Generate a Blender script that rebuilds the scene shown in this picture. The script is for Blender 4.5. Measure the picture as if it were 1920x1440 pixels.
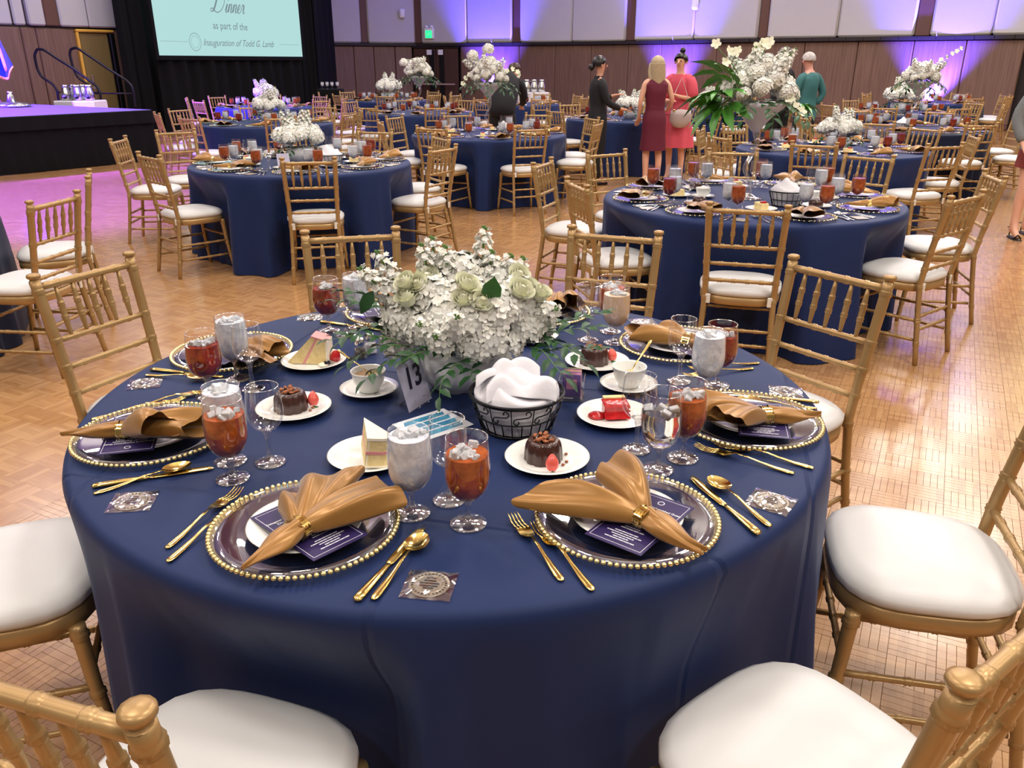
import bpy, math, random
from mathutils import Vector, Matrix, Euler
import numpy as np
sin, cos, pi = math.sin, math.cos, math.pi
R = math.radians
random.seed(7)
for o in list(bpy.data.objects): bpy.data.objects.remove(o, do_unlink=True)
SC = bpy.context.scene
COL = SC.collection

# ------------------------------------------------------------------ camera
FPX, PITCH, ROLL, CAMH = 1515.4, R(21.755), R(-0.07), 1.5606
cd = bpy.data.cameras.new('camera'); cd.sensor_fit = 'HORIZONTAL'; cd.sensor_width = 36.0
cd.lens = FPX * 36.0 / 1920.0; cd.clip_start = 0.02; cd.clip_end = 200
cam = bpy.data.objects.new('camera', cd); COL.objects.link(cam)
cam.location = (0, 0, CAMH); cam.rotation_euler = (pi / 2 - PITCH, 0, 0)
cam.rotation_euler = (Matrix.Rotation(pi / 2 - PITCH, 3, 'X') @ Matrix.Rotation(-ROLL, 3, 'Z')).to_euler()
SC.camera = cam

# ------------------------------------------------------------------ world and light
SC.view_settings.view_transform = 'Standard'; SC.view_settings.look = 'None'
SC.view_settings.gamma = 1.0; SC.view_settings.use_curve_mapping = False
SC.view_settings.exposure = 0.0
W = bpy.data.worlds.new('hall_world'); SC.world = W; W.use_nodes = True
bg = W.node_tree.nodes['Background']; bg.inputs[0].default_value = (1.0, 0.96, 0.90, 1); bg.inputs[1].default_value = 0.16
SC.cycles.use_denoising = True
SC.cycles.max_bounces = 10; SC.cycles.transparent_max_bounces = 24; SC.cycles.transmission_bounces = 8
SC.cycles.glossy_bounces = 4; SC.cycles.diffuse_bounces = 3
SC.cycles.caustics_reflective = False; SC.cycles.caustics_refractive = False
SC.cycles.sample_clamp_indirect = 4.0
CEIL = 6.4
def lamp(name, kind, loc, power, color=(1, 1, 1), size=1.0, target=None, spot=None, blend=0.4, sizey=None, soft=0.1, spread=None):
    d = bpy.data.lights.new(name, kind); d.energy = power; d.color = color
    if kind == 'AREA':
        d.shape = 'RECTANGLE' if sizey else 'DISK'; d.size = size
        if sizey: d.size_y = sizey
        if spread: d.spread = spread
    if kind == 'SPOT': d.spot_size = spot; d.spot_blend = blend; d.shadow_soft_size = soft
    o = bpy.data.objects.new(name, d); COL.objects.link(o); o.location = loc
    if target is not None:
        o.rotation_euler = (Vector(target) - Vector(loc)).to_track_quat('-Z', 'Y').to_euler()
    return o
LC = (1.0, 0.95, 0.89)
for ix, x in enumerate((-7.5, -2.5, 2.5, 7.5)):
    for iy, y in enumerate((-2.5, 2.0, 6.5, 11.5, 17.0, 23.0)):
        if abs(x) > 7 and y > 20: continue
        k = 1.0 + 0.25 * (x > 0)
        lamp('ceiling_lamp', 'AREA', (x, y, CEIL - 0.12), 113 * k, LC, 1.1)
# the bank of bright lamps over the doorway side of the hall, seen as the glare on the parquet
for x, y in ((10.4, 17.6), (8.6, 15.6), (11.6, 15.0), (6.4, 10.5)):
    lamp('ceiling_lamp', 'AREA', (x, y, CEIL - 0.13), 113 * 0.75, LC, 1.8)
# added upward fill that brightens the ceiling; no such fittings known
for x, y in ((-6, 4), (0, 1), (6, 4), (-5, 13), (2, 12), (8, 14), (-4, 22), (4, 22)):
    lamp('added_ceiling_fill', 'AREA', (x, y, CEIL - 1.3), 100 * 1.0, LC, 4.0, target=(x, y, CEIL + 5))
# coloured show lights
lamp('stage_wash_lamp', 'SPOT', (-8.2, 8.6, 6.0), 19000, (0.15, 0.045, 1.0), target=(-6.2, 9.2, 0), spot=R(48), blend=0.6, soft=0.15)
lamp('stage_top_lamp', 'SPOT', (-12.5, 12.0, 5.5), 52000, (0.17, 0.05, 1.0), target=(-8.6, 13.9, 0.8), spot=R(50), blend=0.5, soft=0.15)

# ------------------------------------------------------------------ pixel helpers (a pixel of the photograph -> a point of the hall at a known height or depth)
_cp, _sp = cos(PITCH), sin(PITCH)
_Rr = Vector((cos(ROLL), sin(ROLL) * _sp, sin(ROLL) * _cp)); _Uu = Vector((-sin(ROLL), cos(ROLL) * _sp, cos(ROLL) * _cp)); _Ff = Vector((0, _cp, -_sp))
def ray(px, py): return _Ff + _Rr * ((px - 960) / FPX) + _Uu * ((720 - py) / FPX)
def at(px, py, z=0.0):
    d = ray(px, py); t = (z - CAMH) / d.z; return Vector((d.x * t, d.y * t, z))
def atY(px, py, Y):
    d = ray(px, py); t = Y / d.y; return Vector((d.x * t, Y, CAMH + d.z * t))
def pix(p):
    d = Vector(p) - Vector((0, 0, CAMH)); z = d.dot(_Ff)
    return (960 + FPX * d.dot(_Rr) / z, 720 - FPX * d.dot(_Uu) / z)

# ------------------------------------------------------------------ materials
def S(r, g, b):                       # sRGB 0-255 -> linear
    f = lambda c: (c / 255) / 12.92 if c <= 10 else (((c / 255) + 0.055) / 1.055) ** 2.4
    return (f(r), f(g), f(b))
MATS = {}
def mat(name, col, rough=0.5, metal=0.0, trans=0.0, ior=1.45, noise=None, bump=None, emit=None, spec=None, coat=0.0, sheen=0.0, sss=0.0, alpha=None):
    m = bpy.data.materials.new(name); m.use_nodes = True; nt = m.node_tree; b = nt.nodes['Principled BSDF']
    b.inputs['Base Color'].default_value = (*col, 1); b.inputs['Roughness'].default_value = rough
    b.inputs['Metallic'].default_value = metal; b.inputs['Transmission Weight'].default_value = trans; b.inputs['IOR'].default_value = ior
    if spec is not None: b.inputs['Specular IOR Level'].default_value = spec
    if coat: b.inputs['Coat Weight'].default_value = coat; b.inputs['Coat Roughness'].default_value = 0.1
    if sheen: b.inputs['Sheen Weight'].default_value = sheen; b.inputs['Sheen Roughness'].default_value = 0.4
    if sss: b.inputs['Subsurface Weight'].default_value = sss; b.inputs['Subsurface Radius'].default_value = (0.02, 0.015, 0.01); b.inputs['Subsurface Scale'].default_value = 0.5
    if emit: b.inputs['Emission Color'].default_value = (*emit[0], 1); b.inputs['Emission Strength'].default_value = emit[1]
    tc = None
    if noise or bump: tc = nt.nodes.new('ShaderNodeTexCoord')
    if noise:                          # (scale, other colour, amount [, stretch])
        n = nt.nodes.new('ShaderNodeTexNoise'); n.inputs['Scale'].default_value = noise[0]; n.inputs['Detail'].default_value = 4
        if len(noise) > 3:
            mp = nt.nodes.new('ShaderNodeMapping'); mp.inputs['Scale'].default_value = noise[3]
            nt.links.new(tc.outputs['Object'], mp.inputs[0]); nt.links.new(mp.outputs[0], n.inputs['Vector'])
        else: nt.links.new(tc.outputs['Object'], n.inputs['Vector'])
        mx = nt.nodes.new('ShaderNodeMix'); mx.data_type = 'RGBA'
        cr = nt.nodes.new('ShaderNodeMapRange'); cr.inputs[1].default_value = 0.35; cr.inputs[2].default_value = 0.65; cr.inputs[4].default_value = noise[2]
        nt.links.new(n.outputs['Fac'], cr.inputs[0]); nt.links.new(cr.outputs[0], mx.inputs[0])
        mx.inputs[6].default_value = (*col, 1); mx.inputs[7].default_value = (*noise[1], 1)
        nt.links.new(mx.outputs[2], b.inputs['Base Color'])
    if bump:                           # (scale, strength, distance)
        n = nt.nodes.new('ShaderNodeTexNoise'); n.inputs['Scale'].default_value = bump[0]; n.inputs['Detail'].default_value = 3
        nt.links.new(tc.outputs['Object'], n.inputs['Vector'])
        bp = nt.nodes.new('ShaderNodeBump'); bp.inputs['Strength'].default_value = bump[1]; bp.inputs['Distance'].default_value = bump[2]
        nt.links.new(n.outputs['Fac'], bp.inputs['Height']); nt.links.new(bp.outputs[0], b.inputs['Normal'])
    MATS[name] = m
    return m
def thin_glass(name, tint=(1, 1, 1), refl=0.06, edge=0.55):
    m = bpy.data.materials.new(name); m.use_nodes = True; nt = m.node_tree; nt.nodes.clear()
    out = nt.nodes.new('ShaderNodeOutputMaterial'); tr = nt.nodes.new('ShaderNodeBsdfTransparent'); tr.inputs[0].default_value = (*tint, 1)
    gl = nt.nodes.new('ShaderNodeBsdfGlossy'); gl.inputs['Roughness'].default_value = 0.03; gl.inputs[0].default_value = (1, 1, 1, 1)
    lw = nt.nodes.new('ShaderNodeLayerWeight'); lw.inputs[0].default_value = 0.25
    mr = nt.nodes.new('ShaderNodeMapRange'); mr.inputs[3].default_value = refl; mr.inputs[4].default_value = edge
    pw = nt.nodes.new('ShaderNodeMath'); pw.operation = 'POWER'; pw.inputs[1].default_value = 1.5
    nt.links.new(lw.outputs['Facing'], pw.inputs[0]); nt.links.new(pw.outputs[0], mr.inputs[0])
    mx = nt.nodes.new('ShaderNodeMixShader'); nt.links.new(mr.outputs[0], mx.inputs[0]); nt.links.new(tr.outputs[0], mx.inputs[1]); nt.links.new(gl.outputs[0], mx.inputs[2])
    nt.links.new(mx.outputs[0], out.inputs[0]); MATS[name] = m; return m

GOLDP = mat('gold_paint', S(178, 146, 98), 0.36, 0.40, noise=(9, S(160, 126, 80), 0.5))
CUSH = mat('white_vinyl', S(214, 213, 212), 0.42, bump=(30, 0.05, 0.002))
VELCRO = mat('white_strap', S(225, 222, 214), 0.8)
WHITE = mat('white_china', S(240, 239, 234), 0.12, coat=0.3)
GOLD = mat('polished_gold', S(240, 212, 130), 0.15, 1.0)
BEAD = mat('gold_bead', S(246, 228, 168), 0.16, 0.85)
STEEL = mat('polished_steel', S(215, 215, 215), 0.2, 1.0)
BLACK = mat('black_wire', S(20, 20, 24), 0.35, 0.3)
NAPK = mat('gold_satin', S(160, 116, 58), 0.34, 0.25, sheen=0.4, noise=(14, S(140, 96, 44), 0.5))
LINEN = mat('white_linen', S(222, 220, 226), 0.8, bump=(16, 0.5, 0.010))
TEA = mat('iced_tea', S(228, 112, 44), 0.08, trans=0.35, ior=1.2, noise=(45, S(150, 52, 18), 0.8))
TEAD = mat('dark_iced_tea', S(190, 58, 32), 0.08, trans=0.35, ior=1.2, noise=(40, S(100, 24, 12), 0.8))
ICEW = mat('iced_water', S(240, 244, 252), 0.2, trans=0.05, ior=1.15, noise=(60, S(206, 212, 226), 0.9), bump=(70, 0.6, 0.004))
ICE = mat('ice', S(240, 242, 247), 0.06, trans=0.4, ior=1.3, bump=(60, 0.5, 0.004))
PINKW = mat('pink_lemonade', S(236, 204, 190), 0.15, trans=0.12, ior=1.15, noise=(50, S(235, 200, 150), 0.8))
CLEARL = mat('clear_water', (1, 1, 1), 0.02, trans=1.0, ior=1.33)
TGLASS = thin_glass('thin_glass', refl=0.09, edge=0.75); SGLASS = thin_glass('stem_glass', (.97, .97, .98), 0.22, 1.0)
PGLASS = thin_glass('charger_glass', (0.97, 0.97, 0.98), 0.20, 0.7)
PLAST = thin_glass('clear_plastic', (0.93, 0.93, 0.94), 0.22, 0.75)
NAVYCARD = mat('purple_card', S(44, 32, 84), 0.5)
PRINT = mat('white_print', S(232, 230, 236), 0.6)
SILV = mat('silver_print', S(190, 182, 165), 0.35, 0.7)
CHOC = mat('chocolate', S(62, 34, 27), 0.28, coat=0.4, bump=(40, 0.2, 0.003))
NUT = mat('pecan', S(150, 88, 52), 0.6)
CAKE = mat('yellow_cake', S(236, 214, 158), 0.8, noise=(70, S(215, 186, 120), 0.6), bump=(90, 0.5, 0.003))
CREAM = mat('cream_icing', S(244, 234, 212), 0.45)
PINK = mat('pink_filling', S(226, 150, 150), 0.5)
BERRY = mat('red_berry', S(200, 30, 34), 0.22, coat=0.5, noise=(50, S(150, 14, 20), 0.7), bump=(60, 0.5, 0.004))
STRAW = mat('strawberry_flesh', S(228, 96, 84), 0.3, coat=0.4)
BLUEB = mat('blueberry', S(28, 26, 40), 0.35)
LEAF = mat('leaf_green', S(48, 96, 44), 0.42, noise=(20, S(70, 128, 56), 0.7))
LEAFD = mat('dark_leaf', S(26, 62, 34), 0.42, noise=(20, S(44, 90, 44), 0.7))
FAT = mat('fatsia_leaf', S(66, 128, 44), 0.35, noise=(20, S(92, 152, 60), 0.6))
STEM = mat('stem_green', S(96, 132, 66), 0.5)
PETAL = mat('white_petal', S(238, 238, 234), 0.6, noise=(30, S(234, 232, 216), 0.7))
CREMP = mat('cream_rose', S(240, 239, 218), 0.55, noise=(30, S(228, 231, 196), 0.7))
PORC = mat('white_ceramic', S(236, 236, 238), 0.35)
FROST = mat('frosted_glass', S(222, 219, 226), 0.3, trans=0.08, ior=1.2)
COFFEE = mat('coffee', S(176, 142, 104), 0.15, noise=(60, S(150, 112, 76), 0.7))
PEPPER = mat('pepper', S(60, 52, 48), 0.8, noise=(300, S(140, 130, 120), 0.8))
SALT = mat('salt', S(236, 236, 240), 0.8)
PKT1 = mat('pink_packet', S(236, 160, 190), 0.6); PKT2 = mat('purple_packet', S(120, 92, 158), 0.6); PKT3 = mat('yellow_packet', S(206, 190, 110), 0.6)
CYAN = mat('cyan_print', S(70, 160, 190), 0.5, noise=(40, S(40, 110, 160), 0.8)); CARDW = mat('white_card', S(230, 232, 238), 0.4)
LILAC = mat('number_card', S(196, 192, 214), 0.5); INK = mat('dark_ink', S(24, 22, 50), 0.5)
BLKCL = mat('black_drape', S(10, 10, 14), 0.9, spec=0.2)
SKIRTM = mat('black_skirt', S(11, 11, 15), 0.85, spec=0.2)
FABW = mat('grey_acoustic_panel', S(188, 188, 189), 0.9, bump=(200, 0.15, 0.002))
STRIPM = mat('brown_strip', S(96, 66, 56), 0.55)
DARKT = mat('dark_trim', S(36, 28, 30), 0.6)
YELW = mat('yellow_lit_wall', S(226, 214, 128), 0.7)
CEILM = mat('ceiling_white', S(214, 211, 206), 0.9)
BARM = mat('pale_bar', S(168, 146, 138), 0.4)  # pale base colour stands in for bright reflections on steel
DARKM = mat('dark_steel', S(50, 48, 54), 0.35, 0.8)
STAGEM = mat('stage_deck', S(92, 90, 100), 0.7, spec=0.2)
DOORM = mat('door_brown', S(74, 46, 40), 0.45, noise=(2, S(62, 40, 34), 0.6, (14, 14, 1)))
DOORY = mat('olive_door', S(124, 106, 66), 0.5)
YFRAME = mat('yellow_frame', S(226, 176, 74), 0.5)
BFLAG = mat('blue_flag', S(40, 70, 200), 0.6); FRINGE = mat('gold_fringe', S(214, 160, 84), 0.7)

def wood_panel_mat():
    m = mat('brown_wood_panel', S(98, 72, 62), 0.5); nt = m.node_tree; b = nt.nodes['Principled BSDF']
    tc = nt.nodes.new('ShaderNodeTexCoord'); mp = nt.nodes.new('ShaderNodeMapping'); mp.inputs['Scale'].default_value = (60, 60, 1.2)
    n = nt.nodes.new('ShaderNodeTexNoise'); n.inputs['Scale'].default_value = 1.0; n.inputs['Detail'].default_value = 5
    r = nt.nodes.new('ShaderNodeValToRGB'); r.color_ramp.elements[0].color = (*S(96, 72, 64), 1); r.color_ramp.elements[1].color = (*S(128, 100, 88), 1)
    r.color_ramp.elements[0].position = 0.3; r.color_ramp.elements[1].position = 0.7
    nt.links.new(tc.outputs['Object'], mp.inputs[0]); nt.links.new(mp.outputs[0], n.inputs[0]); nt.links.new(n.outputs[0], r.inputs[0]); nt.links.new(r.outputs[0], b.inputs['Base Color'])
    return m
WOODP = wood_panel_mat()

TH = R(27.4); TP = 0.1255                     # parquet direction and square size
def parquet_mat():
    m = bpy.data.materials.new('oak_parquet'); m.use_nodes = True; nt = m.node_tree; b = nt.nodes['Principled BSDF']; L = nt.links.new
    N = nt.nodes.new
    g = N('ShaderNodeNewGeometry')
    def dot(v):
        d = N('ShaderNodeVectorMath'); d.operation = 'DOT_PRODUCT'; L(g.outputs['Position'], d.inputs[0]); d.inputs[1].default_value = v; return d.outputs['Value']
    def M(op, a, c=None):
        n = N('ShaderNodeMath'); n.operation = op
        for i, x in enumerate((a, c)):
            if x is None: continue
            if isinstance(x, (int, float)): n.inputs[i].default_value = x
            else: L(x, n.inputs[i])
        return n.outputs[0]
    u = M('ADD', M('DIVIDE', dot((cos(TH), -sin(TH), 0)), TP), 100 + 0.239); v = M('ADD', M('DIVIDE', dot((sin(TH), cos(TH), 0)), TP), 100.0)
    i, j = M('FLOOR', u), M('FLOOR', v); par = M('MODULO', M('ADD', i, j), 2.0)
    fu, fv = M('FRACT', u), M('FRACT', v)
    def mixf(f, a, c):
        n = N('ShaderNodeMix'); L(f, n.inputs[0]); L(a, n.inputs[2]); L(c, n.inputs[3]); return n.outputs[0]
    w = mixf(par, fu, fv); lw = mixf(par, fv, fu)
    sl = M('FLOOR', M('MULTIPLY', w, 5.0)); fs = M('FRACT', M('MULTIPLY', w, 5.0))
    cx = N('ShaderNodeCombineXYZ'); L(M('ADD', i, M('MULTIPLY', sl, 0.13)), cx.inputs[0]); L(j, cx.inputs[1]); L(sl, cx.inputs[2])
    wn = N('ShaderNodeTexWhiteNoise'); wn.noise_dimensions = '3D'; L(cx.outputs[0], wn.inputs[0])
    gx = N('ShaderNodeCombineXYZ'); L(M('MULTIPLY', M('ADD', w, M('MULTIPLY', i, 3.7)), 14.0), gx.inputs[0]); L(M('MULTIPLY', M('ADD', lw, M('MULTIPLY', j, 1.3)), 1.6), gx.inputs[1]); L(wn.outputs[0], gx.inputs[2])
    gn = N('ShaderNodeTexNoise'); gn.inputs['Scale'].default_value = 1.0; gn.inputs['Detail'].default_value = 4; L(gx.outputs[0], gn.inputs[0])
    r = N('ShaderNodeValToRGB'); e = r.color_ramp.elements; e[0].position = 0.15; e[0].color = (*S(158, 112, 70), 1); e[1].position = 0.85; e[1].color = (*S(196, 152, 104), 1)
    L(M('ADD', M('MULTIPLY', wn.outputs[0], 0.42), M('MULTIPLY', gn.outputs['Fac'], 0.58)), r.inputs[0])
    # joints: dark hairline along slat edges and square edges
    def edge(f, wd): return M('LESS_THAN', M('MINIMUM', f, M('SUBTRACT', 1.0, f)), wd)
    jt = M('MAXIMUM', edge(fs, 0.035), edge(lw, 0.012))
    mx = N('ShaderNodeMix'); mx.data_type = 'RGBA'; L(M('MULTIPLY', jt, 0.24), mx.inputs[0]); L(r.outputs[0], mx.inputs[6]); mx.inputs[7].default_value = (*S(92, 56, 30), 1)
    L(mx.outputs[2], b.inputs['Base Color'])
    b.inputs['Roughness'].default_value = 0.24; b.inputs['Specular IOR Level'].default_value = 0.6
    b.inputs['Coat Weight'].default_value = 0.5; b.inputs['Coat Roughness'].default_value = 0.13
    bp = N('ShaderNodeBump'); bp.inputs['Strength'].default_value = 0.12; bp.inputs['Distance'].default_value = 0.002; L(M('ADD', gn.outputs['Fac'], M('MULTIPLY', wn.outputs[0], 0.8)), bp.inputs['Height']); L(bp.outputs[0], b.inputs['Normal'])
    return m
PARQ = parquet_mat()
SUBF = mat('dark_joint', S(110, 74, 46), 0.8)

def cloth_mat(name, col, crease=False):
    m = mat(name, col, 0.55, sheen=0.08, spec=0.22); nt = m.node_tree; b = nt.nodes['Principled BSDF']; L = nt.links.new; N = nt.nodes.new
    b.inputs['Sheen Tint'].default_value = (0.6, 0.7, 1.0, 1)
    tc = N('ShaderNodeTexCoord'); wv = N('ShaderNodeTexNoise'); wv.inputs['Scale'].default_value = 260; L(tc.outputs['Object'], wv.inputs[0])
    n2 = N('ShaderNodeTexNoise'); n2.inputs['Scale'].default_value = 3.0; n2.inputs['Detail'].default_value = 2; L(tc.outputs['Object'], n2.inputs[0])
    h = N('ShaderNodeMath'); h.operation = 'MULTIPLY_ADD'; L(wv.outputs[0], h.inputs[0]); h.inputs[1].default_value = 0.02; L(n2.outputs[0], h.inputs[2])
    last = h.outputs[0]
    if crease:                          # pressed fold lines left from storage, 0.72 m apart both ways
        for ang, off in ((R(-13.3), 0.0), (R(-13.3) + pi / 2, 0.0)):
            d = N('ShaderNodeVectorMath'); d.operation = 'DOT_PRODUCT'; L(tc.outputs['Object'], d.inputs[0]); d.inputs[1].default_value = (-sin(ang), cos(ang), 0)
            a = N('ShaderNodeMath'); a.operation = 'ADD'; L(d.outputs['Value'], a.inputs[0]); a.inputs[1].default_value = 0.63 + (0.22 if ang > 0 else 0) + 7.2
            p = N('ShaderNodeMath'); p.operation = 'PINGPONG'; L(a.outputs[0], p.inputs[0]); p.inputs[1].default_value = 0.36
            r = N('ShaderNodeMapRange'); r.inputs[1].default_value = 0.0; r.inputs[2].default_value = 0.010; r.inputs[3].default_value = -1.6; r.inputs[4].default_value = 0; L(p.outputs[0], r.inputs[0])
            s = N('ShaderNodeMath'); s.operation = 'ADD'; L(last, s.inputs[0]); L(r.outputs[0], s.inputs[1]); last = s.outputs[0]
    bp = N('ShaderNodeBump'); bp.inputs['Strength'].default_value = 0.5; bp.inputs['Distance'].default_value = 0.006; L(last, bp.inputs['Height']); L(bp.outputs[0], b.inputs['Normal'])
    return m
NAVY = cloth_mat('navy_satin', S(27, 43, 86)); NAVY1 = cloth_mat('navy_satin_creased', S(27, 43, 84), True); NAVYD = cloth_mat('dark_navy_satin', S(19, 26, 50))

# ------------------------------------------------------------------ mesh builder
class MB:
    def __init__(s): s.v = []; s.f = []; s.m = []
    def add(s, vs, fs, mi=0):
        o = len(s.v); s.v += [tuple(v) for v in vs]; s.f += [tuple(i + o for i in f) for f in fs]; s.m += [mi] * len(fs); return s
    def tf(s, M):
        s.v = [tuple(M @ Vector(v)) for v in s.v]; return s
    def join(s, o, M=None, mi=None):
        vs = o.v if M is None else [M @ Vector(v) for v in o.v]; k = len(s.v)
        s.v += [tuple(v) for v in vs]; s.f += [tuple(i + k for i in f) for f in o.f]; s.m += (o.m if mi is None else [mi] * len(o.f)); return s
    def box(s, c, d, M=None, mi=0, bev=0.0):
        x, y, z = d[0] / 2, d[1] / 2, d[2] / 2
        if bev:
            b = bev; vs = []; 
            for sz in (-1, 1):
                for k, (sx, sy) in enumerate(((-1, -1), (1, -1), (1, 1), (-1, 1))):
                    vs += [(sx * (x - b), sy * (y - b), sz * z), (sx * x, sy * (y - b), sz * (z - b)), (sx * (x - b), sy * y, sz * (z - b))]
            fs = []
            A = lambda t, k, j: (12 if t else 0) + (k % 4) * 3 + j
            fs.append([A(0, k, 0) for k in (3, 2, 1, 0)]); fs.append([A(1, k, 0) for k in (0, 1, 2, 3)])
            for k in range(4):
                n = (k + 1) % 4
                ja, jb = (2, 2) if k in (0, 2) else (1, 1)
                fs.append([A(0, k, ja), A(0, n, jb), A(1, n, jb), A(1, k, ja)])
                fs.append([A(0, k, 0), A(0, n, 0), A(0, n, jb), A(0, k, ja)]); fs.append([A(1, k, ja), A(1, n, jb), A(1, n, 0), A(1, k, 0)])
                a, c2 = (1, 2) if k in (0, 2) else (2, 1)
                fs.append([A(0, k, a), A(0, k, c2), A(1, k, c2), A(1, k, a)])
                fs.append([A(0, k, 0), A(0, k, 1), A(0, k, 2)]); fs.append([A(1, k, 0), A(1, k, 2), A(1, k, 1)])
        else:
            vs = [(sx * x, sy * y, sz * z) for sz in (-1, 1) for sx, sy in ((-1, -1), (1, -1), (1, 1), (-1, 1))]
            fs = [(3, 2, 1, 0), (4, 5, 6, 7), (0, 1, 5, 4), (1, 2, 6, 5), (2, 3, 7, 6), (3, 0, 4, 7)]
        vs = [Vector(v) for v in vs]
        if M is not None: vs = [M @ v for v in vs]
        return s.add([v + Vector(c) for v in vs], fs, mi)
    def lathe(s, prof, seg=24, c=(0, 0, 0), mi=0, sy=1.0):
        vs = []; fs = []; n = len(prof)
        for k in range(seg):
            a = 2 * pi * k / seg
            for r, z in prof: vs.append((c[0] + r * cos(a), c[1] + r * sin(a) * sy, c[2] + z))
        for k in range(seg):
            k2 = (k + 1) % seg
            for j in range(n - 1):
                if prof[j][0] < 1e-6 and prof[j + 1][0] < 1e-6: continue
                fs.append((k * n + j, k2 * n + j, k2 * n + j + 1, k * n + j + 1))
        return s.add(vs, fs, mi)
    def sweep(s, pts, rad, seg=8, mi=0, flat=1.0, up=None, caps=True, closed=False):
        pts = [Vector(p) for p in pts]; n = len(pts)
        if not hasattr(rad, '__len__'): rad = [rad] * n
        vs = []; fs = []; prev = None
        for i in range(n):
            if closed: t = pts[(i + 1) % n] - pts[i - 1]
            else: t = pts[min(i + 1, n - 1)] - pts[max(i - 1, 0)]
            t.normalize()
            if up is not None: b = t.cross(Vector(up)); 
            elif prev is None: b = t.cross(Vector((0, 0, 1)) if abs(t.z) < 0.9 else Vector((0, 1, 0)))
            else: b = prev - t * prev.dot(t)
            if b.length < 1e-6: b = t.orthogonal()
            b.normalize(); prev = b; nn = b.cross(t)
            for k in range(seg):
                a = 2 * pi * k / seg; vs.append(pts[i] + b * (rad[i] * cos(a)) + nn * (rad[i] * flat * sin(a)))
        for i in range(n if closed else n - 1):
            i2 = (i + 1) % n
            for k in range(seg):
                k2 = (k + 1) % seg; fs.append((i * seg + k, i2 * seg + k, i2 * seg + k2, i * seg + k2))
        if caps and not closed:
            fs.append(tuple(range(seg))); fs.append(tuple((n - 1) * seg + k for k in reversed(range(seg))))
        return s.add(vs, fs, mi)
    def grid(s, fn, nu, nv, mi=0, cu=False, cv=False):
        vs = [fn(i / (nu if cu else nu - 1), j / (nv if cv else nv - 1)) for i in range(nu) for j in range(nv)]; fs = []
        for i in range(nu if cu else nu - 1):
            for j in range(nv if cv else nv - 1):
                i2, j2 = (i + 1) % nu, (j + 1) % nv
                fs.append((i * nv + j, i2 * nv + j, i2 * nv + j2, i * nv + j2))
        return s.add(vs, fs, mi)
    def mesh(s, name, mats, smooth=True, angle=None):
        me = bpy.data.meshes.new(name); me.from_pydata(s.v, [], s.f)
        for m in (mats if isinstance(mats, (list, tuple)) else [mats]): me.materials.append(m)
        if any(s.m): me.polygons.foreach_set('material_index', s.m)
        me.polygons.foreach_set('use_smooth', [bool(smooth)] * len(s.f))
        if smooth and angle: me.set_sharp_from_angle(angle=R(angle))
        me.update(); return me
def smoothed(me, levels=1, thick=None):
    o = bpy.data.objects.new('t', me); COL.objects.link(o)
    if thick: md = o.modifiers.new('s', 'SOLIDIFY'); md.thickness = thick; md.offset = 0
    if levels: md = o.modifiers.new('b', 'SUBSURF'); md.levels = levels; md.render_levels = levels
    dg = bpy.context.evaluated_depsgraph_get(); m2 = bpy.data.meshes.new_from_object(o.evaluated_get(dg)); m2.name = me.name
    bpy.data.objects.remove(o, do_unlink=True); m2.polygons.foreach_set('use_smooth', [True] * len(m2.polygons)); return m2

# ------------------------------------------------------------------ objects
def tag(o, label=None, cat=None, group=None, kind=None):
    if label: o['label'] = label
    if cat: o['category'] = cat
    if group: o['group'] = group
    if kind: o['kind'] = kind
    return o
def obj(name, data, parent=None, loc=(0, 0, 0), rot=(0, 0, 0), scale=None, label=None):
    o = bpy.data.objects.new(name, data); COL.objects.link(o); o.location = loc; o.rotation_euler = rot
    if scale is not None: o.scale = (scale,) * 3 if isinstance(scale, (int, float)) else scale
    if parent: o.parent = parent
    if label: o['label'] = label
    return o
def thing(name, label, cat, loc=(0, 0, 0), rot=0, group=None, data=None, scale=None):
    rot = (0, 0, rot) if isinstance(rot, (int, float)) else rot
    return tag(obj(name, data, None, loc, rot, scale), label, cat, group)
# a prototype is a list of parts (name, mesh, loc, rot, [sub-parts]); inst makes one more individual sharing the meshes
def inst(proto, name, label, cat, loc, rot=0, group=None, scale=None):
    t = thing(name, label, cat, loc, rot, group, scale=scale)
    for p in proto:
        o = obj(p[0], p[1], t, p[2] if len(p) > 2 else (0, 0, 0), p[3] if len(p) > 3 else (0, 0, 0))
        for q in (p[4] if len(p) > 4 else ()): obj(q[0], q[1], o, q[2] if len(q) > 2 else (0, 0, 0), q[3] if len(q) > 3 else (0, 0, 0))
    return t
def struct(name, me, parent=None, **k):
    o = obj(name, me, parent, **k)
    if parent is None: o['kind'] = 'structure'
    return o
def textmesh(txt, size, m, extrude=0.0003, shear=0.0, align='CENTER', bold=0.0):
    c = bpy.data.curves.new('lettering', 'FONT'); c.body = txt; c.size = size; c.extrude = extrude; c.shear = shear; c.align_x = align; c.align_y = 'CENTER'; c.offset = bold
    c.resolution_u = 4
    o = bpy.data.objects.new('t', c); COL.objects.link(o); dg = bpy.context.evaluated_depsgraph_get()
    me = bpy.data.meshes.new_from_object(o.evaluated_get(dg)); bpy.data.objects.remove(o, do_unlink=True); me.materials.clear(); me.materials.append(m); return me
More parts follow.
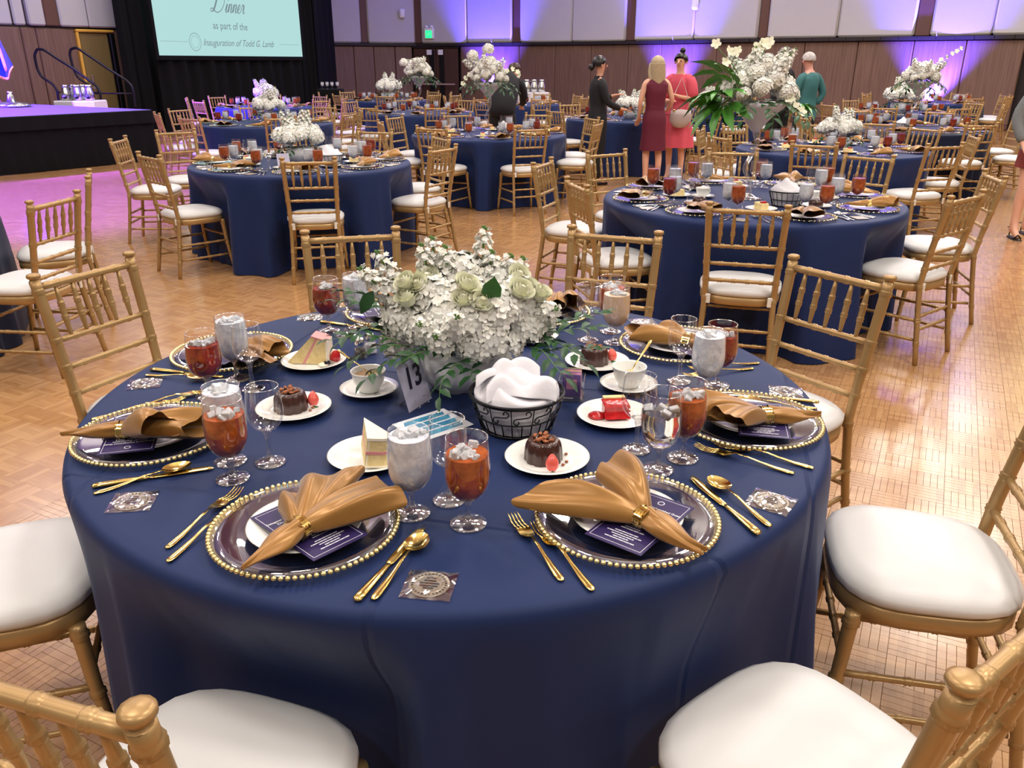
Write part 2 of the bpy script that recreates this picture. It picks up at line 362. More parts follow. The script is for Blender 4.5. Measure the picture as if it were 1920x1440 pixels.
# ================================================================== FLOOR
T1 = Vector((-0.144, 1.949, 0))
I0, I1, J0, J1 = -22, 24, 3, 57                # near block of real parquet, in squares
def uv2w(u, v): return ((u - 0.239) * TP * cos(TH) + v * TP * sin(TH), -(u - 0.239) * TP * sin(TH) + v * TP * cos(TH))
floor = struct('floor', (lambda m: m.mesh('floor', SUBF, False))(MB().add([(-40, -8, -0.003), (40, -8, -0.003), (40, 40, -0.003), (-40, 40, -0.003)], [(0, 1, 2, 3)])))
fb = MB()
for (a, b, c, d) in ((-400, I0, -400, 400), (I1, 400, -400, 400), (I0, I1, -400, J0), (I0, I1, J1, 400)):
    fb.add([(*uv2w(*p), 0.0) for p in ((a, c), (b, c), (b, d), (a, d))], [(0, 1, 2, 3)])
# the parquet beyond the block where single slats can be told apart
clip = bpy.data.objects
struct('parquet_surface', fb.mesh('parquet_surface', PARQ, False), floor)
def slats(mb, u0, v0, par, rnd):
    g = 0.0015; ch = 0.005
    for k in range(5):
        a0, a1 = k / 5 + g, (k + 1) / 5 - g; b0, b1 = g, 1 - g; h = -0.0003 * rnd.random()
        def P(a, b, z):
            (u, v) = (a, b) if par else (b, a)
            x, y = uv2w(u0 + u, v0 + v); return (x, y, z)
        vs = [P(a0, b0, -.0016), P(a1, b0, -.0016), P(a1, b1, -.0016), P(a0, b1, -.0016), P(a0 + ch, b0 + ch, h), P(a1 - ch, b0 + ch, h), P(a1 - ch, b1 - ch, h), P(a0 + ch, b1 - ch, h)]
        fs = [(4, 5, 6, 7), (0, 1, 5, 4), (1, 2, 6, 5), (2, 3, 7, 6), (3, 0, 4, 7)]
        if not par: fs = [tuple(reversed(f)) for f in fs]
        mb.add(vs, fs)
cand = []
for i in range(I0, I1):
    for j in range(J0, J1):
        x, y = uv2w(i + .5, j + .5)
        d2 = ray(960, 720)
        vis = False
        if y > 0.3:
            px, py = pix((x, y, 0)); vis = -40 < px < 1960 and -40 < py < 1490
        vis = vis and (Vector((x, y, 0)) - T1).length > 0.97
        cand.append((math.hypot(x, y) if vis else 99, i, j))
cand.sort(); single = {(i, j) for d, i, j in cand[:300] if d < 90}
rnd = random.Random(3); protoS = {}
for par in (0, 1):
    for k in range(3):
        m = MB(); slats(m, 0, 0, par, rnd); protoS[par, k] = m.mesh('parquet_square', PARQ, False)
big = MB(); o0 = uv2w(0, 0)
for d, i, j in cand:
    par = (i + j) % 2
    if (i, j) in single:
        x, y = uv2w(i, j); obj('parquet_square', protoS[par, rnd.randrange(3)], floor, (x - o0[0], y - o0[1], 0))
    else: slats(big, i, j, par, rnd)
struct('parquet_field', big.mesh('parquet_field', PARQ, False), floor)['kind'] = 'stuff'

# ================================================================== WALLS
HW = 2.16
WP = [(12.6, 20.3), (10.9, 21.6), (9.0, 22.9), (6.9, 24.4), (5.4, 25.9), (3.9, 27.2), (2.2, 28.6), (0.4, 29.8), (-1.7, 30.9), (-3.45, 31.5), (-5.2, 31.0), (-6.9, 29.9), (-8.6, 28.6)]
def panel(p, q, z0, z1, th, mb=None, bev=0.02):
    p, q = Vector((*p, 0)), Vector((*q, 0)); d = q - p; L_ = d.length; a = math.atan2(d.y, d.x)
    M = Matrix.Rotation(a, 4, 'Z')
    m = mb or MB(); m.box(((p.x + q.x) / 2, (p.y + q.y) / 2, (z0 + z1) / 2), (L_ - 0.012, th, z1 - z0), M, bev=bev); return m
def lerp(a, b, t): return (a[0] + (b[0] - a[0]) * t, a[1] + (b[1] - a[1]) * t)
# arc-length walk along the curved wall
SEG = [math.dist(WP[i], WP[i + 1]) for i in range(len(WP) - 1)]
def along(s):
    for i, l in enumerate(SEG):
        if s <= l or i == len(SEG) - 1: return lerp(WP[i], WP[i + 1], s / l)
        s -= l
TOT = sum(SEG)
def px_of(s): x, y = along(s); return pix((x, y, HW))[0]
def s_of(px):
    lo, hi = 0.0, TOT
    for _ in range(40):
        mid = (lo + hi) / 2
        if px_of(mid) > px: lo = mid
        else: hi = mid
    return lo
bk = MB()
for i in range(len(WP) - 1): panel(WP[i + 1], WP[i], 0, CEIL, 0.1, bk, 0)
bk.v = [(x * 1.012, y * 1.012, z) for x, y, z in bk.v]
wall = struct('wall_back', bk.mesh('wall_back', DARKT, False))
# lower timber panels: joints where the photo shows them
jt = [1925, 1815, 1715, 1610, 1510, 1425, 1345, 1240, 1178, 1108, 1040, 973, 862]
jl = [770, 738, 698, 660, 612, 560, 520]
for arr in (jt, jl):
    for a, b in zip(arr[:-1], arr[1:]):
        s0, s1 = s_of(a), s_of(b); obj('wood_panel', panel(along(s1), along(s0), 0.12, HW - 0.10, 0.07).mesh('wood_panel', WOODP, True, 30), wall)
        obj('base_board', panel(along(s1), along(s0), 0.0, 0.12, 0.09).mesh('base_board', STRIPM, True, 30), wall)
# dark reveal ledge between timber and fabric
lg = MB()
for k in range(60):
    s0, s1 = TOT * k / 60, TOT * (k + 1) / 60; panel(along(s1), along(s0), HW - 0.09, HW - 0.005, 0.30, lg, 0)
struct('trim_1', lg.mesh('trim_1', DARKT, False))
# upper fabric panels and brown strips between them
up = [(1990, 1742), (1713, 1438), (1421, 1190), (1174, 976), (961, 791), (777, 688), (675, 585)]
for k, (a, b) in enumerate(up):
    s0, s1 = s_of(a) if a < 1930 else 0, s_of(b); n = 2 if a - b > 160 else 1
    for q in range(n):
        t0, t1 = s0 + (s1 - s0) * q / n, s0 + (s1 - s0) * (q + 1) / n
        obj('fabric_panel', panel(along(t1), along(t0), HW, CEIL, 0.26, None, 0.05).mesh('fabric_panel', FABW, True, 40), wall)
for a, b in zip([u[1] for u in up[:-1]], [u[0] for u in up[1:]]):
    s0, s1 = s_of(a), s_of(b); obj('brown_strip', panel(along(s1), along(s0), HW, CEIL, 0.16).mesh('brown_strip', STRIPM, True, 30), wall)
# doorway side: wall beyond the dark end post, the yellow light put into its colour
y1 = MB(); panel((12.75, 20.9), (11.2, 15.2), 0, CEIL, 0.1, y1, 0)
struct('wall_doorway', y1.mesh('wall_doorway', YELW, False))
tag(obj('end_post', panel((12.45, 20.42), (12.60, 20.62), 0, CEIL, 0.12).mesh('end_post', DARKT, True, 30)), kind='structure')
# double doors
ds0, ds1 = s_of(860), s_of(770); sm = (ds0 + ds1) / 2
dpa = along(ds1); dpb = along(ds0); dang = math.atan2(dpb[1] - dpa[1], dpb[0] - dpa[0])
fr = MB(); panel(dpa, dpb, 2.0, HW - 0.1, 0.16, fr)
door = struct('door_1', fr.mesh('door_frame', DARKT, True, 30))
for k in (0, 1):
    a, b = lerp(dpa, dpb, 0.03 + 0.47 * k), lerp(dpa, dpb, 0.5 + 0.47 * k)
    lf = obj('door_leaf', panel(a, b, 0.01, 2.0, 0.05).mesh('door_leaf', DOORM, True, 30), door)
    mid = lerp(a, b, 0.5); n = Vector((sin(dang), -cos(dang), 0))
    w_ = math.dist(a, b)
    hb = MB(); M = Matrix.Translation((mid[0] + n.x * .09, mid[1] + n.y * .09, 0)) @ Matrix.Rotation(dang, 4, 'Z')
    hb.box((0, -.18, 0), (w_ * .8, .05, .05), None, 0, .01); hb.box((-w_ * .38, -.13, .04), (.05, .12, .13), None, 0, .01); hb.box((w_ * .38, -.13, 0), (.05, .12, .05), None, 0, .01)
    obj('push_bar', hb.tf(M @ Matrix.Translation((0, 0, .80))).mesh('push_bar', BARM, True, 30), lf)
    gl = MB(); e = w_ * (.34 if k == 0 else -.22)
    gl.box((e, .045, 1.0), (w_ * .22, .03, 1.85), None, 0, .004); obj('glass_strip', gl.tf(M).mesh('glass_strip', DARKM, True, 30), lf)
    pl = MB(); pl.box((w_ * (.28 if k == 0 else -.22), -.06, 1.86), (w_ * .22, .02, .17), None, 0, .005)
    obj('notice', pl.tf(M).mesh('notice', CARDW, True, 30), lf)
# exit sign, wall speakers, blue switch box
def onwall(px, py, out=0.2):
    s = s_of(px); x, y = along(s); x2, y2 = along(s + .05); a = math.atan2(y - y2, x - x2); n = Vector((sin(a), -cos(a), 0)); Y = y + n.y * out
    p = atY(px, py, Y); return p, a
GREEN = mat('exit_green', S(30, 220, 130), 0.5, emit=(S(40, 235, 140), 1.4))
p, a = onwall(803, 63)
m = MB(); m.box((0, 0, 0), (.36, .09, .36), None, 0, .02); ex = thing('exit_sign', 'small white exit sign box with green lit face above the double doors', 'sign', p, a, data=m.mesh('exit_sign', PORC, True, 30))
m = MB(); m.box((0, -.05, -.03), (.24, .02, .24), None, 0, .004); obj('lit_face', m.mesh('lit_face', GREEN, True, 30), ex)
obj('lettering', textmesh('EXIT', .09, PORC, .002), ex, (0, -.065, -.03), (pi / 2, 0, 0))
m = MB()
for sx in (-.1, .1): m.lathe([(0, 0), (.06, 0), (.06, .06), (0, .08)], 12, (sx, 0, .18))
obj('lamp_head', m.mesh('lamp_head', PORC), ex)
for (px, py, lb) in ((752, 26, 'white rounded wall speaker on the upper panel by the exit sign'), (1302, 7, 'white rounded wall speaker on the upper panel above the women')):
    p, a = onwall(px, py); m = MB(); m.box((0, 0, 0), (.20, .12, .30), None, 0, .04); t = thing('wall_speaker', lb, 'speaker', p, a, data=m.mesh('wall_speaker', PORC, True, 60))
    m = MB(); m.box((0, -.065, .02), (.13, .01, .18), None, 0, .004); obj('speaker_cloth', m.mesh('speaker_cloth', CARDW, True, 30), t)
p, a = onwall(1296, 120, .08); m = MB(); m.box((0, 0, 0), (.28, .06, .24), None, 0, .02)
t = thing('switch_box', 'wall switch plate lit blue behind the woman in coral', 'switch', p, a, data=m.mesh('switch_box', PORC, True, 30))
m = MB(); m.box((-.06, -.035, 0), (.05, .02, .1), None, 0, .005); m.box((.06, -.035, 0), (.05, .02, .1), None, 0, .005); obj('switch', m.mesh('switch', CARDW, True, 30), t)

# blue uplights at the foot of the wall
BL = (0.10, 0.06, 1.0)
for px, pw, lb in ((925, 1.0, 'behind the bending attendant'), (1268, 1.0, 'behind the woman in coral'), (1762, 1.1, 'behind the tall vase near the yellow doorway')):
    s = s_of(px); x, y = along(s); x2, y2 = along(s + .05); a = math.atan2(y - y2, x - x2); n = Vector((sin(a), -cos(a), 0))
    m = MB(); m.lathe([(0, 0), (.09, 0), (.10, .04), (.10, .18), (.08, .2), (.075, .17), (0, .17)], 16)
    b = Vector((x, y, 0)) + n * .42
    thing('uplight', 'small black uplight at the wall foot ' + lb, 'uplight', b, a, data=m.mesh('uplight', BLACK, True, 40))
    lamp('uplight_beam', 'SPOT', b + Vector((0, 0, .24)), 8500 * pw, BL, target=b + Vector((0, 0, 3)) - n * .42, spot=R(78), blend=.8, soft=.04)

# ================================================================== STAGE-SIDE WALL AND DOOR
def LW(px, out=0): # plan point on the wall behind the stage for a pixel column
    d0, d1, d = ray(0, 100), ray(222, 100), ray(px, 100); p, q = Vector((d0.x / d0.y * 17.6, 17.6)), Vector((d1.x / d1.y * 19.8, 19.8)); e = q - p; k = d.x / d.y
    s = (k * p.y - p.x) / (e.x - k * e.y); return (p.x + e.x * s, p.y + e.y * s)
A, Bq = LW(-160), LW(250)
m = MB(); panel(A, Bq, 0, CEIL, .1, m, 0); m.v = [(x, y + .12, z) for x, y, z in m.v]; wl = struct('wall_stage', m.mesh('wall_stage', DARKT, False))
for a, b in ((-160, -70), (-70, 44), (44, 72), (72, 144), (216, 250)):
    obj('wood_panel', panel(LW(a), LW(b), 0, 2.2, .07).mesh('wood_panel', WOODP, True, 30), wl)
for a, b in ((-160, -50), (-50, 33), (35, 58), (60, 92), (118, 171), (171, 250)):
    obj('fabric_panel', panel(LW(a), LW(b), 2.24, CEIL, .2 if a > 59 else .08, None, .03).mesh('fabric_panel', FABW, True, 40), wl)
obj('brown_strip', panel(LW(92), LW(118), 2.24, CEIL, .14).mesh('brown_strip', STRIPM, True, 30), wl)
m = MB(); panel(LW(144), LW(150), 0, 2.14, .16, m); panel(LW(144), LW(216), 2.14, 2.2, .16, m)
d2 = struct('door_2', m.mesh('door_frame', YFRAME, True, 30))
lf = obj('door_leaf', panel(LW(151), LW(205), 0.01, 2.13, .05).mesh('door_leaf', DOORY, True, 30), d2)
q = LW(165); m = MB(); m.box((q[0], q[1] - .06, 1.02), (.07, .03, .5), None, 0, .005); m.box((q[0] + .06, q[1] - .1, 1.0), (.16, .03, .03), None, 0, .008); obj('door_handle', m.mesh('door_handle', STEEL, True, 30), lf)
m = MB(); panel(LW(206), LW(216), 0, 2.14, .14, m); obj('door_jamb', m.mesh('door_jamb', DARKM, True, 30), d2)

# ================================================================== DRAPE AND SCREEN
_ra, _rb = ray(228, 100), ray(592, 100)
DA, DB = Vector((_ra.x / _ra.y * 18.9, 18.9, 0)), Vector((_rb.x / _rb.y * 25.6, 25.6, 0)); dd = (DB - DA); dl = dd.length; du = dd / dl; dn = Vector((du.y, -du.x, 0))
def drape(t0, t1, z0, z1, n, amp, off, fold, seed):
    r = random.Random(seed); ph = [r.uniform(0, 6.28) for _ in range(4)]
    def fn(u, v):
        s = t0 + (t1 - t0) * u; z = z0 + (z1 - z0) * v
        w = sin(s * fold + ph[0]) + .5 * sin(s * fold * 2.3 + ph[1] + .4 * z) + .3 * sin(s * fold * .37 + ph[2])
        p = DA + du * s + dn * (off + amp * w * (1.15 - .3 * v)); return (p.x, p.y, z)
    return MB().grid(fn, n, 8)
cur = thing('stage_drape', 'tall black pleated drape hanging behind the projection screen', 'drape', (0, 0, 0))
for k in range(6):
    a, b = dl * k / 6, dl * (k + 1) / 6 + .05
    obj('drape_panel', drape(a, b, 0.02, CEIL, 60, .07, 0, 15, k).mesh('drape_panel', BLKCL), cur)
obj('drape_panel', MB().grid(lambda u, v: (DB.x + .12 * sin(u * 22) * .4, DB.y + u * 2.6, .02 + (CEIL - .02) * v), 40, 3).mesh('drape_panel', BLKCL), cur)
SCRM = mat('projected_slide', S(40, 50, 50), 0.95, emit=(S(178, 222, 219), 0.95))  # emission stands in for the projector's light on the screen
def DX(px, off=.35):        # point of the screen plane under a pixel column
    # intersect view column with the plane through DA+dn*off along du
    d = ray(px, 60); P0 = DA + dn * off
    # solve P0 + du*s = (d.x, d.y)*t
    det = du.x * (-d.y) + d.x * du.y
    A_ = np.array([[du.x, -d.x], [du.y, -d.y]]); x = np.linalg.solve(A_, np.array([-P0.x, -P0.y])); return x[0]
s0, s1 = DX(289), DX(561); W_ = s1 - s0; z0 = atY(425, 106.5, (DA + dn * .35 + du * ((s0 + s1) / 2)).y).z
H_ = W_ * .5625; ang = math.atan2(du.y, du.x); ctr = DA + dn * .35 + du * ((s0 + s1) / 2)
scr = thing('projection_screen', 'large pale aqua projection screen with event lettering in front of the black drape', 'screen', (ctr.x, ctr.y, 0), ang)
m = MB(); m.box((0, 0, z0 + H_ / 2), (W_, .02, H_), None, 0, 0); obj('screen_surface', m.mesh('screen_surface', SCRM, False), scr)
m = MB()
for sx in (-1, 1): m.box((sx * (W_ / 2 + .05), 0, z0 + H_ / 2), (.10, .06, H_ + .2), None, 0, .01)
for sz in (-.05, H_ + .05): m.box((0, 0, z0 + sz), (W_, .06, .10), None, 0, .01)
obj('screen_frame', m.mesh('screen_frame', BLKCL, True, 30), scr)
obj('screen_skirt', MB().grid(lambda u, v: (-W_ / 2 + W_ * u, .06 + .05 * sin(u * 75) + .03 * sin(u * 31 + 1), .03 + (z0 - .06) * v), 160, 3).mesh('screen_skirt', BLKCL), scr)
def sx_of(px): return DX(px) - (s0 + s1) / 2
def sz_of(px, py): s = DX(px); return atY(px, py, (DA + dn * .35 + du * s).y).z
GREYT = mat('slide_ink', S(40, 50, 50), 0.9, emit=(S(120, 138, 144), 0.9)); GREYL = mat('slide_ink_light', S(40, 50, 50), 0.9, emit=(S(152, 188, 188), 0.9))  # lettering emits too, in place of projected light
for txt, px, py, wpx, sh, mt in (('as part of the', 431, 51, 64, 0, GREYT), ('Inauguration of Todd G. Lamb', 445, 83, 132, .45, GREYT)):
    me = textmesh(txt, 1.0, mt, .002, sh); w = max(v.co.x for v in me.vertices) - min(v.co.x for v in me.vertices)
    want = sx_of(px + wpx / 2) - sx_of(px - wpx / 2); sc = want / w
    obj('lettering', me, scr, (sx_of(px), -.016, sz_of(px, py)), (pi / 2, 0, 0), sc * (1 if txt[0] != 'a' else 1))
def cursive():
    G = {'D': ([(.30, .93), (.24, .5), (.14, .10), (-.02, .0), (-.10, .10), (.02, .16), (.2, .05), (.45, -.02), (.70, .12), (.84, .45), (.74, .85), (.40, 1.03), (.02, .96), (-.14, .72), (-.02, .55)], .98),
         'i': ([(0, .10), (.10, .42), (.06, .14), (.10, 0), (.20, .10)], .20), 'n': ([(0, .10), (.08, .42), (.04, .02), (.08, .25), (.20, .42), (.26, .34), (.23, .10), (.27, 0), (.36, .10)], .36),
         'e': ([(0, .10), (.14, .20), (.20, .34), (.13, .42), (.05, .28), (.06, .06), (.16, 0), (.28, .10)], .28), 'r': ([(0, .10), (.10, .44), (.13, .38), (.22, .40), (.19, .12), (.24, 0), (.32, .08)], .3)}
    m = MB(); x = 0
    for ch_ in 'Dinner':
        P_, w = G[ch_]; P_ = [Vector((x + a + .38 * b, 0, b)) for a, b in P_]; q = []
        for i in range(len(P_) - 1):
            p0_, p1_, p2_, p3_ = P_[max(0, i - 1)], P_[i], P_[i + 1], P_[min(len(P_) - 1, i + 2)]
            for k in range(6): t_ = k / 6; q.append(.5 * ((2 * p1_) + (p2_ - p0_) * t_ + (2 * p0_ - 5 * p1_ + 4 * p2_ - p3_) * t_ ** 2 + (3 * p1_ - p0_ - 3 * p2_ + p3_) * t_ ** 3))
        q.append(P_[-1]); rd = [.020 + .030 * max(0, -(q[min(i + 1, len(q) - 1)].z - q[i - 1].z)) / .12 if i else .012 for i in range(len(q))]
        m.sweep(q, [min(.05, r_) for r_ in rd], 6, flat=.4, up=(0, 1, 0))
        if ch_ == 'i': m.lathe([(0, -.02), (.028, 0), (0, .02)], 8, (x + .12 + .24, 0, .58))
        x += w
    return m.mesh('lettering', GREYT), x + .15
cm, cw = cursive(); k_ = (sx_of(461) - sx_of(394)) / cw; obj('lettering', cm, scr, (sx_of(399), -.016, sz_of(428, 25)), (0, 0, 0), k_ * .95)
xs, zs = sx_of(361), sz_of(361, 80); m = MB()
pts = [(xs + .19 * cos(t), -.014, zs + .19 * sin(t)) for t in np.linspace(0, 2 * pi, 41)[:-1]]; m.sweep(pts, .012, 4, closed=True)
pts = [(xs + .13 * cos(t), -.014, zs + .13 * sin(t)) for t in np.linspace(0, 2 * pi, 31)[:-1]]; m.sweep(pts, .006, 4, closed=True)
obj('seal_emblem', m.mesh('seal_emblem', GREYL), scr)
m = MB()
for a, b in ((296, 348), (520, 556)): m.box(((sx_of(a) + sx_of(b)) / 2, -.012, zs), (sx_of(b) - sx_of(a), .004, .012))
obj('slide_rule', m.mesh('slide_rule', GREYL, False), scr)

# ================================================================== STAGE
SF0, SF1 = Vector((-10.1, 8.3, 0)), Vector((-6.0, 14.15, 0)); SBk = Vector((-9.9, 16.5, 0)); sd = SBk - SF1
SZ = .81
deck = MB().add([(*(p.xy), z) for z in (SZ - .06, SZ) for p in (SF0, SF1, SF1 + sd, SF0 + sd)], [(4, 5, 6, 7), (0, 1, 5, 4), (1, 2, 6, 5), (2, 3, 7, 6), (3, 2, 1, 0)])
stg = thing('stage', 'raised black-skirted stage platform lit violet', 'stage', (0, 0, 0))
obj('deck', deck.mesh('deck', STAGEM, False), stg)
def skirt(P, Q, name, z0, z1, out, npl, amp, mt):
    d = Q - P; L_ = d.length; u_ = d / L_; n_ = Vector((u_.y, -u_.x, 0))
    def fn(u, v):
        w = (u * npl) % 1.0; q = amp * (w if w < .85 else (1 - w) / .15 * .85)
        p = P + u_ * (u * L_) + n_ * (out + q * (1 - .6 * v)); return (p.x, p.y, z0 + (z1 - z0) * v)
    return MB().grid(fn, npl * 10, 4).mesh(name, mt, True, 50)
obj('skirt', skirt(SF0, SF1, 'skirt', .01, SZ - .01, .02, 34, .03, SKIRTM), stg); obj('skirt', skirt(SF1, SF1 + sd, 'skirt', .01, SZ - .01, .02, 20, .03, SKIRTM), stg)
obj('valance', skirt(SF0, SF1, 'valance', SZ - .2, SZ - .005, .07, 20, .045, SKIRTM), stg)
# stairs rails behind the stage
def rail(pxs, Y, label):
    pts = [atY(x, y, Y + k * .0) for k, (x, y) in enumerate(pxs)]
    sm = []
    for i in range(len(pts) - 1):
        for k in range(6): sm.append(pts[i].lerp(pts[i + 1], k / 6))
    sm.append(pts[-1]); q = [sm[0]] + [(sm[i - 1] + sm[i] * 2 + sm[i + 1]) / 4 for i in range(1, len(sm) - 1)] + [sm[-1]]
    q = [q[0]] + [(q[i - 1] + q[i] * 2 + q[i + 1]) / 4 for i in range(1, len(q) - 1)] + [q[-1]]
    base = Vector((q[0].x, q[0].y, 0)); m = MB(); m.sweep([p - base for p in q], .026, 8)
    return thing('stair_rail', label, 'handrail', base, data=m.mesh('stair_rail', DARKM)), base
r1, b1 = rail([(110, 199), (106, 172), (98, 160), (76, 146), (68, 130), (63, 106), (68, 94), (80, 95), (104, 111), (135, 130), (165, 152), (180, 163), (186, 175), (190, 201)], 16.9, 'black tubular stair rail nearest the flag behind the stage')
r2, b2 = rail([(175, 203), (171, 172), (163, 160), (144, 147), (136, 130), (129, 104), (131, 94), (142, 91), (160, 103), (200, 130), (235, 152), (245, 162), (249, 175), (252, 202)], 17.3, 'black tubular stair rail in front of the olive door')
for rr_, b_, (xa, xb, yy), Y in ((r1, b1, (107, 186, 175), 16.9), (r2, b2, (172, 249, 177), 17.3)):
    m = MB(); m.sweep([atY(xa, yy, Y) - b_, atY(xb, yy, Y) - b_], .016, 6); obj('cross_bar', m.mesh('cross_bar', DARKM), rr_)
# serving table with pitchers behind the stage
p0, p1 = atY(112, 200, 16.4), atY(190, 200, 16.4); cx = (p0 + p1) / 2; wd = (p1 - p0).length; topz = atY(150, 190, 16.4).z
m = MB(); m.box((0, 0, topz / 2), (wd, .5, topz), None, 0, .02); t = thing('serving_table', 'white-clothed serving table behind the stage under the pitchers', 'table', (cx.x, cx.y, 0), data=m.mesh('serving_table', LINEN, True, 30))
pp = [(.001, 0), (.07, 0), (.085, .03), (.09, .12), (.06, .22), (.055, .25), (.065, .28), (.055, .28), (.05, .25), (0.045, .2)]
pm = MB().lathe(pp, 16).mesh('jug', STEEL); hm = MB().sweep([(.07, 0, .24), (.12, 0, .24), (.14, 0, .18), (.12, 0, .1), (.09, 0, .07)], .008, 6).mesh('handle', STEEL)
for k, px in enumerate((124, 138, 146, 156, 168)):
    q = atY(px, 190, 16.4 + (.12 if k % 2 else -.1)); inst([('jug', pm), ('handle', hm)], 'pitcher', ('polished steel water pitcher, ' + ['closest to the flag', 'second from the flag', 'in the middle of the row', 'second from the olive door', 'closest to the olive door'][k] + ', behind the stage'), 'pitcher', (q.x, q.y, topz), k * 1.3, 'pitchers behind the stage')
m = MB(); m.box((0, 0, .03), (.55, .32, .06), None, 0, .02)
q = atY(20, 192, 14.9); tr = thing('chafing_stand', 'low glass and chrome serving piece standing on the violet stage', 'dish', (q.x, q.y, SZ), data=(MB().lathe([(0, 0), (.28, 0), (.3, .03), (.24, .07), (.08, .09), (.05, .2), (.03, .22), (.05, .25), (0, .26)], 20)).mesh('dish', STEEL))
# flag on a pole
fp = atY(2, 190, 15.6); fl = thing('flag', 'blue flag with gold fringe on a pole at the back of the stage', 'flag', (fp.x - .04, fp.y, 0))
m = MB(); m.sweep([(0, 0, SZ), (0, 0, 3.0)], .016, 8); m.lathe([(0, SZ), (.14, SZ), (.13, SZ + .03), (.03, SZ + .06), (0.02, SZ + .1)], 16); obj('pole', m.mesh('pole', STRIPM), fl)
def flagf(u, v):
    z = 2.75 - v * (1.25 + .22 * sin(u * 3.1)); return (u * (.06 + .36 * v) , -.05 + .06 * sin(u * 9 + v * 3), z)
obj('flag_cloth', MB().grid(flagf, 24, 16).mesh('flag_cloth', BFLAG), fl)
obj('fringe', MB().sweep([Vector(flagf(u, 1)) + Vector((0, 0, -.02)) for u in np.linspace(0, 1, 14)] , .03, 6, flat=.4).mesh('fringe', FRINGE), fl)
m = MB(); m.sweep([Vector(flagf(.7, v)) + Vector((0, -.03, 0)) for v in np.linspace(.45, .95, 8)], .035, 6, flat=.3); m.sweep([Vector(flagf(.4, v)) + Vector((0, -.03, 0)) for v in np.linspace(.35, .6, 6)], .05, 6, flat=.3); obj('emblem', m.mesh('emblem', FRINGE), fl)
# stage-side parquet border and ceiling
cl = MB(); cl.add([(-40, -8, CEIL), (40, -8, CEIL), (40, 40, CEIL), (-40, 40, CEIL)], [(3, 2, 1, 0)]); struct('ceiling', cl.mesh('ceiling', CEILM, False))
# ================================================================== CHAIRS
def bamboo(pts, r0, r1, nodes, seg=10, ring=.0042, belly=0.0, n=None):
    """A turned bamboo-style stick along a polyline: two fine rings at each node (nodes are fractions of the length)."""
    pts = [Vector(p) for p in pts]; L_ = [0]
    for a, b in zip(pts[:-1], pts[1:]): L_.append(L_[-1] + (b - a).length)
    T = L_[-1]
    def pos(t):
        s = t * T
        for i in range(len(pts) - 1):
            if s <= L_[i + 1] + 1e-9: return pts[i].lerp(pts[i + 1], (s - L_[i]) / (L_[i + 1] - L_[i]))
        return pts[-1]
    ts = set(np.linspace(0, 1, n or max(3, len(pts) * 2))); e = (.0038 if seg > 8 else .0055) / T; ring = ring * (.85 if seg > 8 else 1)
    for nd in nodes:
        for k in (-3.2, -2.4, -1.2, 0, 1.2, 2.4, 3.2): ts.add(min(1, max(0, nd + k * e)))
    ts = sorted(ts); rad = []
    for t in ts:
        r = r0 + (r1 - r0) * t + belly * sin(pi * t)
        for nd in nodes:
            q = abs(t - nd) / e
            if 0.6 < q < 1.9: r += ring
            elif q < .3 and ring: r += ring * .15
        rad.append(r)
    m = MB(); m.sweep([pos(t) for t in ts], rad, seg); return m
